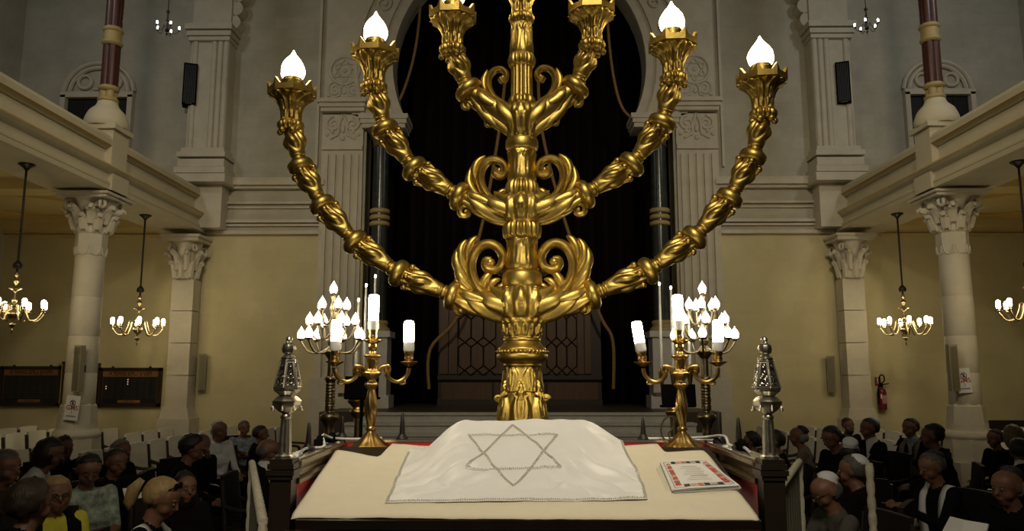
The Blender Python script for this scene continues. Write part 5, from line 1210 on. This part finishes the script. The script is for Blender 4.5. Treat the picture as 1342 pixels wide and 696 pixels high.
    if style == 'bob': part_blob('hair', hc, (0, .020, .005), (.108, .120, .142), lambda p: not (p.y < -.015 and p.z < .075), wob=.07, seed=sd)
    if style == 'long': part_blob('hair', hc, (0, .030, -.035), (.112, .118, .185), lambda p: not (p.y < -.020 and p.z < .115), wob=.06, seed=sd)
    if style == 'tail':
        part_blob('hair', hc, (0, .014, .034), (.097, .116, .106), lambda p: (p.y + p.z * .75 > -.022 and p.z > -.085) and not (p.y < -.02 and p.z < .035), wob=.03, seed=sd)
        m_ = MB(); m_.tube([hp(q) for q in [(0, .12, .045), (0, .155, .05), (0, .18, .0), (0, .175, -.07), (0, .16, -.12)]], [.022, .040, .044, .036, .012], 10); m_.build('ponytail', hc, t, 80)
        MB().tube([hp((.028 * cos(a), .128, .046 + .028 * sin(a))) for a in [2 * pi * i / 14 for i in range(14)]], .009, 6, closed=True).build('hair_tie', BLACK, t)
    if style == 'fringe': part_blob('hair', hc, (0, .022, .0), (.092, .103, .085), lambda p: p.y > -.005 and p.z > -.065 and p.z < .068, wob=.06, seed=sd)
    if kip: part_blob('kippah', kip, (0, .034, .050), (.092, .100, .094), lambda p: p.z * .86 + p.y * .5 > .056)
    if beard: part_blob('beard', hc, (0, -.035, -.070), (.062, .052, .062), lambda p: p.z < .030 and p.y < .03, wob=.1)
    for s_ in (-1, 1):
        e = MB(); e.ball(hp((s_ * .031, -.0835, .008)), .0085, 8, 6); eo = e.build('eye', mat('eye_white', (.22, .19, .16), .3), t)
        e = MB(); e.ball(hp((s_ * .031, -.0875, .008)), .0062, 8, 6); e.build('pupil', mat('eye_dark', (.01, .008, .006), .3), eo)
        e = MB(); e.tube([hp((s_ * (.015 + .033 * q), -.092 + .012 * q, .030 + .006 * sin(pi * q))) for q in (0, .33, .66, 1)], .004, 5); e.build('eyebrow', hc, t)
    if glasses:
        m_ = MB()
        for s_ in (-1, 1):
            m_.tube([hp((s_ * .032 + .022 * cos(a), -.100, .006 + .017 * sin(a))) for a in [2 * pi * i / 14 for i in range(14)]], .0025, 5, closed=True); m_.tube([hp((s_ * .054, -.098, .010)), hp((s_ * .086, .01, .014))], .0025, 5)
        m_.tube([hp((-.010, -.100, .010)), hp((.010, -.100, .010))], .0025, 5); m_.build('glasses', IRON, t)
    if extra == 'sunglasses':
        m_ = MB()
        for s_ in (-1, 1): m_.ball(hp((s_ * .034, -.060, .112)), (.028, .012, .020), 10, 6); m_.tube([hp((s_ * .060, -.055, .105)), hp((s_ * .092, .03, .03))], .004, 5)
        m_.build('sunglasses', BLACK, t)
    if extra == 'watch': pass
    if shawl:
        m_ = MB(); pts = []
        for s_ in (-1, 1):
            c = catmull([tor(s_ * .06, .11, .40), tor(s_ * .105, .03, .515), tor(s_ * .125, -.075, .44), tor(s_ * .12, -.130, .28), tor(s_ * .11, -.150, .10)], 5); vs_ = []
            for p in c:
                for d in (-.045, .045): vs_.append(p + V((d, 0, 0))); 
            n = len(c); m_.add(vs_, [(2 * i, 2 * i + 1, 2 * i + 3, 2 * i + 2) for i in range(n - 1)])
        so = m_.build('shawl', shawl, t, 80); so.modifiers.new('thick', 'SOLIDIFY').thickness = .014
    if chair: put_chair(org.x, org.y, rz, 'chair of the ' + label, 'occupied chairs', chair1).location = org - Rm @ V((0, -.02, 0))
    # things held
    if extra in ('paper', 'book', 'card'):
        mid = (tgt[0] + tgt[1]) / 2 + V((0, -.10 - sin(le) * .25, .05)); q = org + Rm @ (mid * sc_)
        m_ = MB(); rx = Matrix.Rotation(R(-35), 3, 'X')
        for k in (-1, 1): m_.box(V((k * .075, 0, 0)), (.148, .012 if extra == 'book' else .004, .20), Matrix.Rotation(R(k * 10), 3, 'Z') @ rx)
        h = m_.build('open_booklet', PAPER, None, 0, q); h.rotation_euler = (0, 0, rz); tag(h, 'booklet held by the ' + label, 'booklet')
    return t
G_ = 'person '
person("person in dark top cut by the left picture edge", 8, 615, 80, z=1.21, hair='salt', style='bob', top=BRN)
person('person with long dark hair in a white shirt, back half turned', 66, 596, 112, z=1.20, lean=24, nod=12, hair='dark', style='bob', top=WSH)
person('person with dark hair and glasses behind the white shirt', 84, 588, 55, z=1.12, hair='brown', style='long', glasses=True, nod=12)
person('person with dark curly hair low at the left, seen from behind', 42, 664, 150, hair='brown', style='curly', z=1.18)
person('person with blonde bob and glasses in a yellow and black top', 74, 650, 45, z=1.10, hair='blonde', style='bob', glasses=True, top=YEL, shawl=DK)
person('person in a pale green printed top looking down at their lap', 116, 617, 40, z=1.17, lean=10, nod=24, hair='dark', style='short', top=GRN)
person('person with short grey hair behind the green printed top', 159, 592, 75, z=1.13, hair='grey', style='short', top=DK)
person('person with dark hair holding a white sheet', 152, 607, 60, z=1.14, nod=8, hair='brown', style='short', arms='hold', extra='paper')
person('person with blonde ponytail and sunglasses pushed up, looking down', 212, 656, 95, z=1.16, lean=10, nod=20, hair='blonde', style='tail', extra='sunglasses', shawl=WSH)
person('person in black half hidden behind the blonde ponytail', 243, 641, 45, z=1.06, hair='dark', style='long')
person('person with dark hair bowed over in black clothes', 252, 590, 100, z=1.17, lean=12, nod=15, hair='dark', style='curly')
person('bald person in black bowing the head forward', 264, 583, 50, z=1.14, lean=14, nod=45, hair='salt', style='fringe', arms='chin')
person('person in white shirt and white skullcap by the end wall', 288, 565, 60, z=1.20, hair='grey', style='fringe', kip=KW, top=WSH)
person('person in blue printed shirt with folded arms', 320, 562, 40, z=1.10, hair='salt', style='short', top=BLUE, arms='cross')
person('person in dark suit and glasses beside the left desk post', 352, 592, 95, z=1.17, nod=6, hair='salt', style='fringe', glasses=True, shirt=WSH)
person('dark-haired person behind the suit near the left desk post', 342, 570, 100, z=1.12, hair='dark', style='short')
person('person in taupe jacket and skullcap turned left', 1046, 573, -110, z=1.17, lean=8, hair='grey', style='fringe', kip=KD, top=TAUPE)
person('dark-haired person bending forward behind the taupe jacket', 1090, 575, -70, z=1.22, lean=14, nod=20, hair='dark', style='short')
person('bearded person in dark cap facing the camera', 1112, 559, 10, z=1.12, hair='dark', style='short', kip=KD, beard=True, shirt=GREY)
person('person in dark suit, white collar and white skullcap, in profile', 1139, 563, -85, z=1.25, hair='dark', style='short', kip=KW, shirt=WSH)
person('person with shaved neck and white skullcap seen from behind', 1113, 592, 170, z=1.18, hair='dark', style='fringe', kip=KW)
person('grey-haired person with large white skullcap turned left', 1117, 619, -125, z=1.17, hair='salt', style='short', kip=KW)
person('person in grey suit and glasses with white skullcap, head bowed', 1082, 646, -80, z=1.11, lean=16, nod=22, hair='salt', style='fringe', kip=KW, glasses=True, top=GREY, arms='hold')
person('person in black jacket with booklet near the right column', 1193, 562, -70, z=1.22, hair='dark', style='short', shirt=BLUE, arms='hold', extra='card', shawl=TAUPE)
person('person in dark hat leaning before the right column', 1221, 573, -110, z=1.24, lean=12, hair='dark', style='short', kip=KD)
person('person with a white prayer shawl over a dark jacket', 1221, 614, -80, z=1.16, lean=12, nod=12, hair='salt', style='short', kip=KD, shawl=WSH, arms='hold')
person('balding grey person in black at the right edge looking left', 1320, 640, -70, z=1.17, nod=6, hair='grey', style='fringe', kip=KD, arms='hold', extra='book')
person('black-haired person with white collar at the right picture edge', 1336, 592, 165, z=1.17, hair='dark', style='short', shirt=WSH)
person('person in dark jacket beyond the right column foot', 1304, 576, -80, z=1.12, hair='dark', style='short')
person('person with light hair at the right edge beyond the column', 1327, 574, 180, z=1.22, hair='greyblond', style='bob')
person('dark-haired person just right of the right desk finial', 1014, 580, -100, z=1.2, hair='dark', style='short')
person('dark-haired person just left of the right desk finial', 984, 580, -100, z=1.08, hair='dark', style='curly')
# union the bodies, then colour each face by the nearest limb or garment
dg = bpy.context.evaluated_depsgraph_get()
for o, pr in PEOPLE:
    me = bpy.data.meshes.new_from_object(o.evaluated_get(dg)); o.modifiers.clear()
    A = np.array([p[0] for p in pr]); B = np.array([p[1] for p in pr]); ra = np.array([p[2] for p in pr]); rb = np.array([p[3] for p in pr]); sl = np.array([p[4] for p in pr])
    n = len(me.polygons); c = np.empty(n * 3); me.polygons.foreach_get('center', c); c = c.reshape(-1, 3)
    D = B - A; L2 = np.maximum((D ** 2).sum(1), 1e-9)
    t_ = np.clip(((c[:, None, :] - A[None]) * D[None]).sum(2) / L2[None], 0, 1)
    d = np.linalg.norm(c[:, None, :] - (A[None] + t_[..., None] * D[None]), axis=2) - (ra[None] + (rb - ra)[None] * t_)
    d = d - .004 * (sl == 4)[None] - .003 * (sl == 5)[None]
    me.materials.clear()
    for m in o.data.materials: me.materials.append(m)
    me.polygons.foreach_set('material_index', sl[d.argmin(1)].astype(np.int32)); me.polygons.foreach_set('use_smooth', np.ones(n, bool)); me.update()
    old = o.data; o.data = me; bpy.data.meshes.remove(old)

# ================================================================== rows of empty covered chairs
ORD = ['first', 'second', 'third', 'fourth', 'fifth', 'sixth', 'seventh', 'eighth', 'ninth', 'tenth', 'eleventh', 'twelfth']
for s, sd in ((-1, 'left'), (1, 'right')):
    for r, X_ in enumerate((4.2, 5.1, 6.05, 7.05, 8.0, 8.9)):
        k = 0
        for i in range(11):
            Y_ = 14.62 - .594 * i
            if X_ < 5 and Y_ < 10.5: continue
            if Y_ < 8.6 + .25 * r: continue
            if abs(X_ - CXX) < .85 and (abs(Y_ - NCY) < .85 or Y_ > 14.3): continue
            if any((s * X_ - a) ** 2 + (Y_ - b) ** 2 < .74 ** 2 for a, b in OCC): continue
            px_ = 681 + s * X_ / Y_ * 1014
            if not -30 < px_ < 1372: continue
            put_chair(s * X_, Y_, R(90) * (-s), 'empty covered chair, %s from end wall, %s row from %s aisle wall' % (ORD[k], ORD[5 - r], sd), 'empty covered chairs on the %s' % sd); k += 1
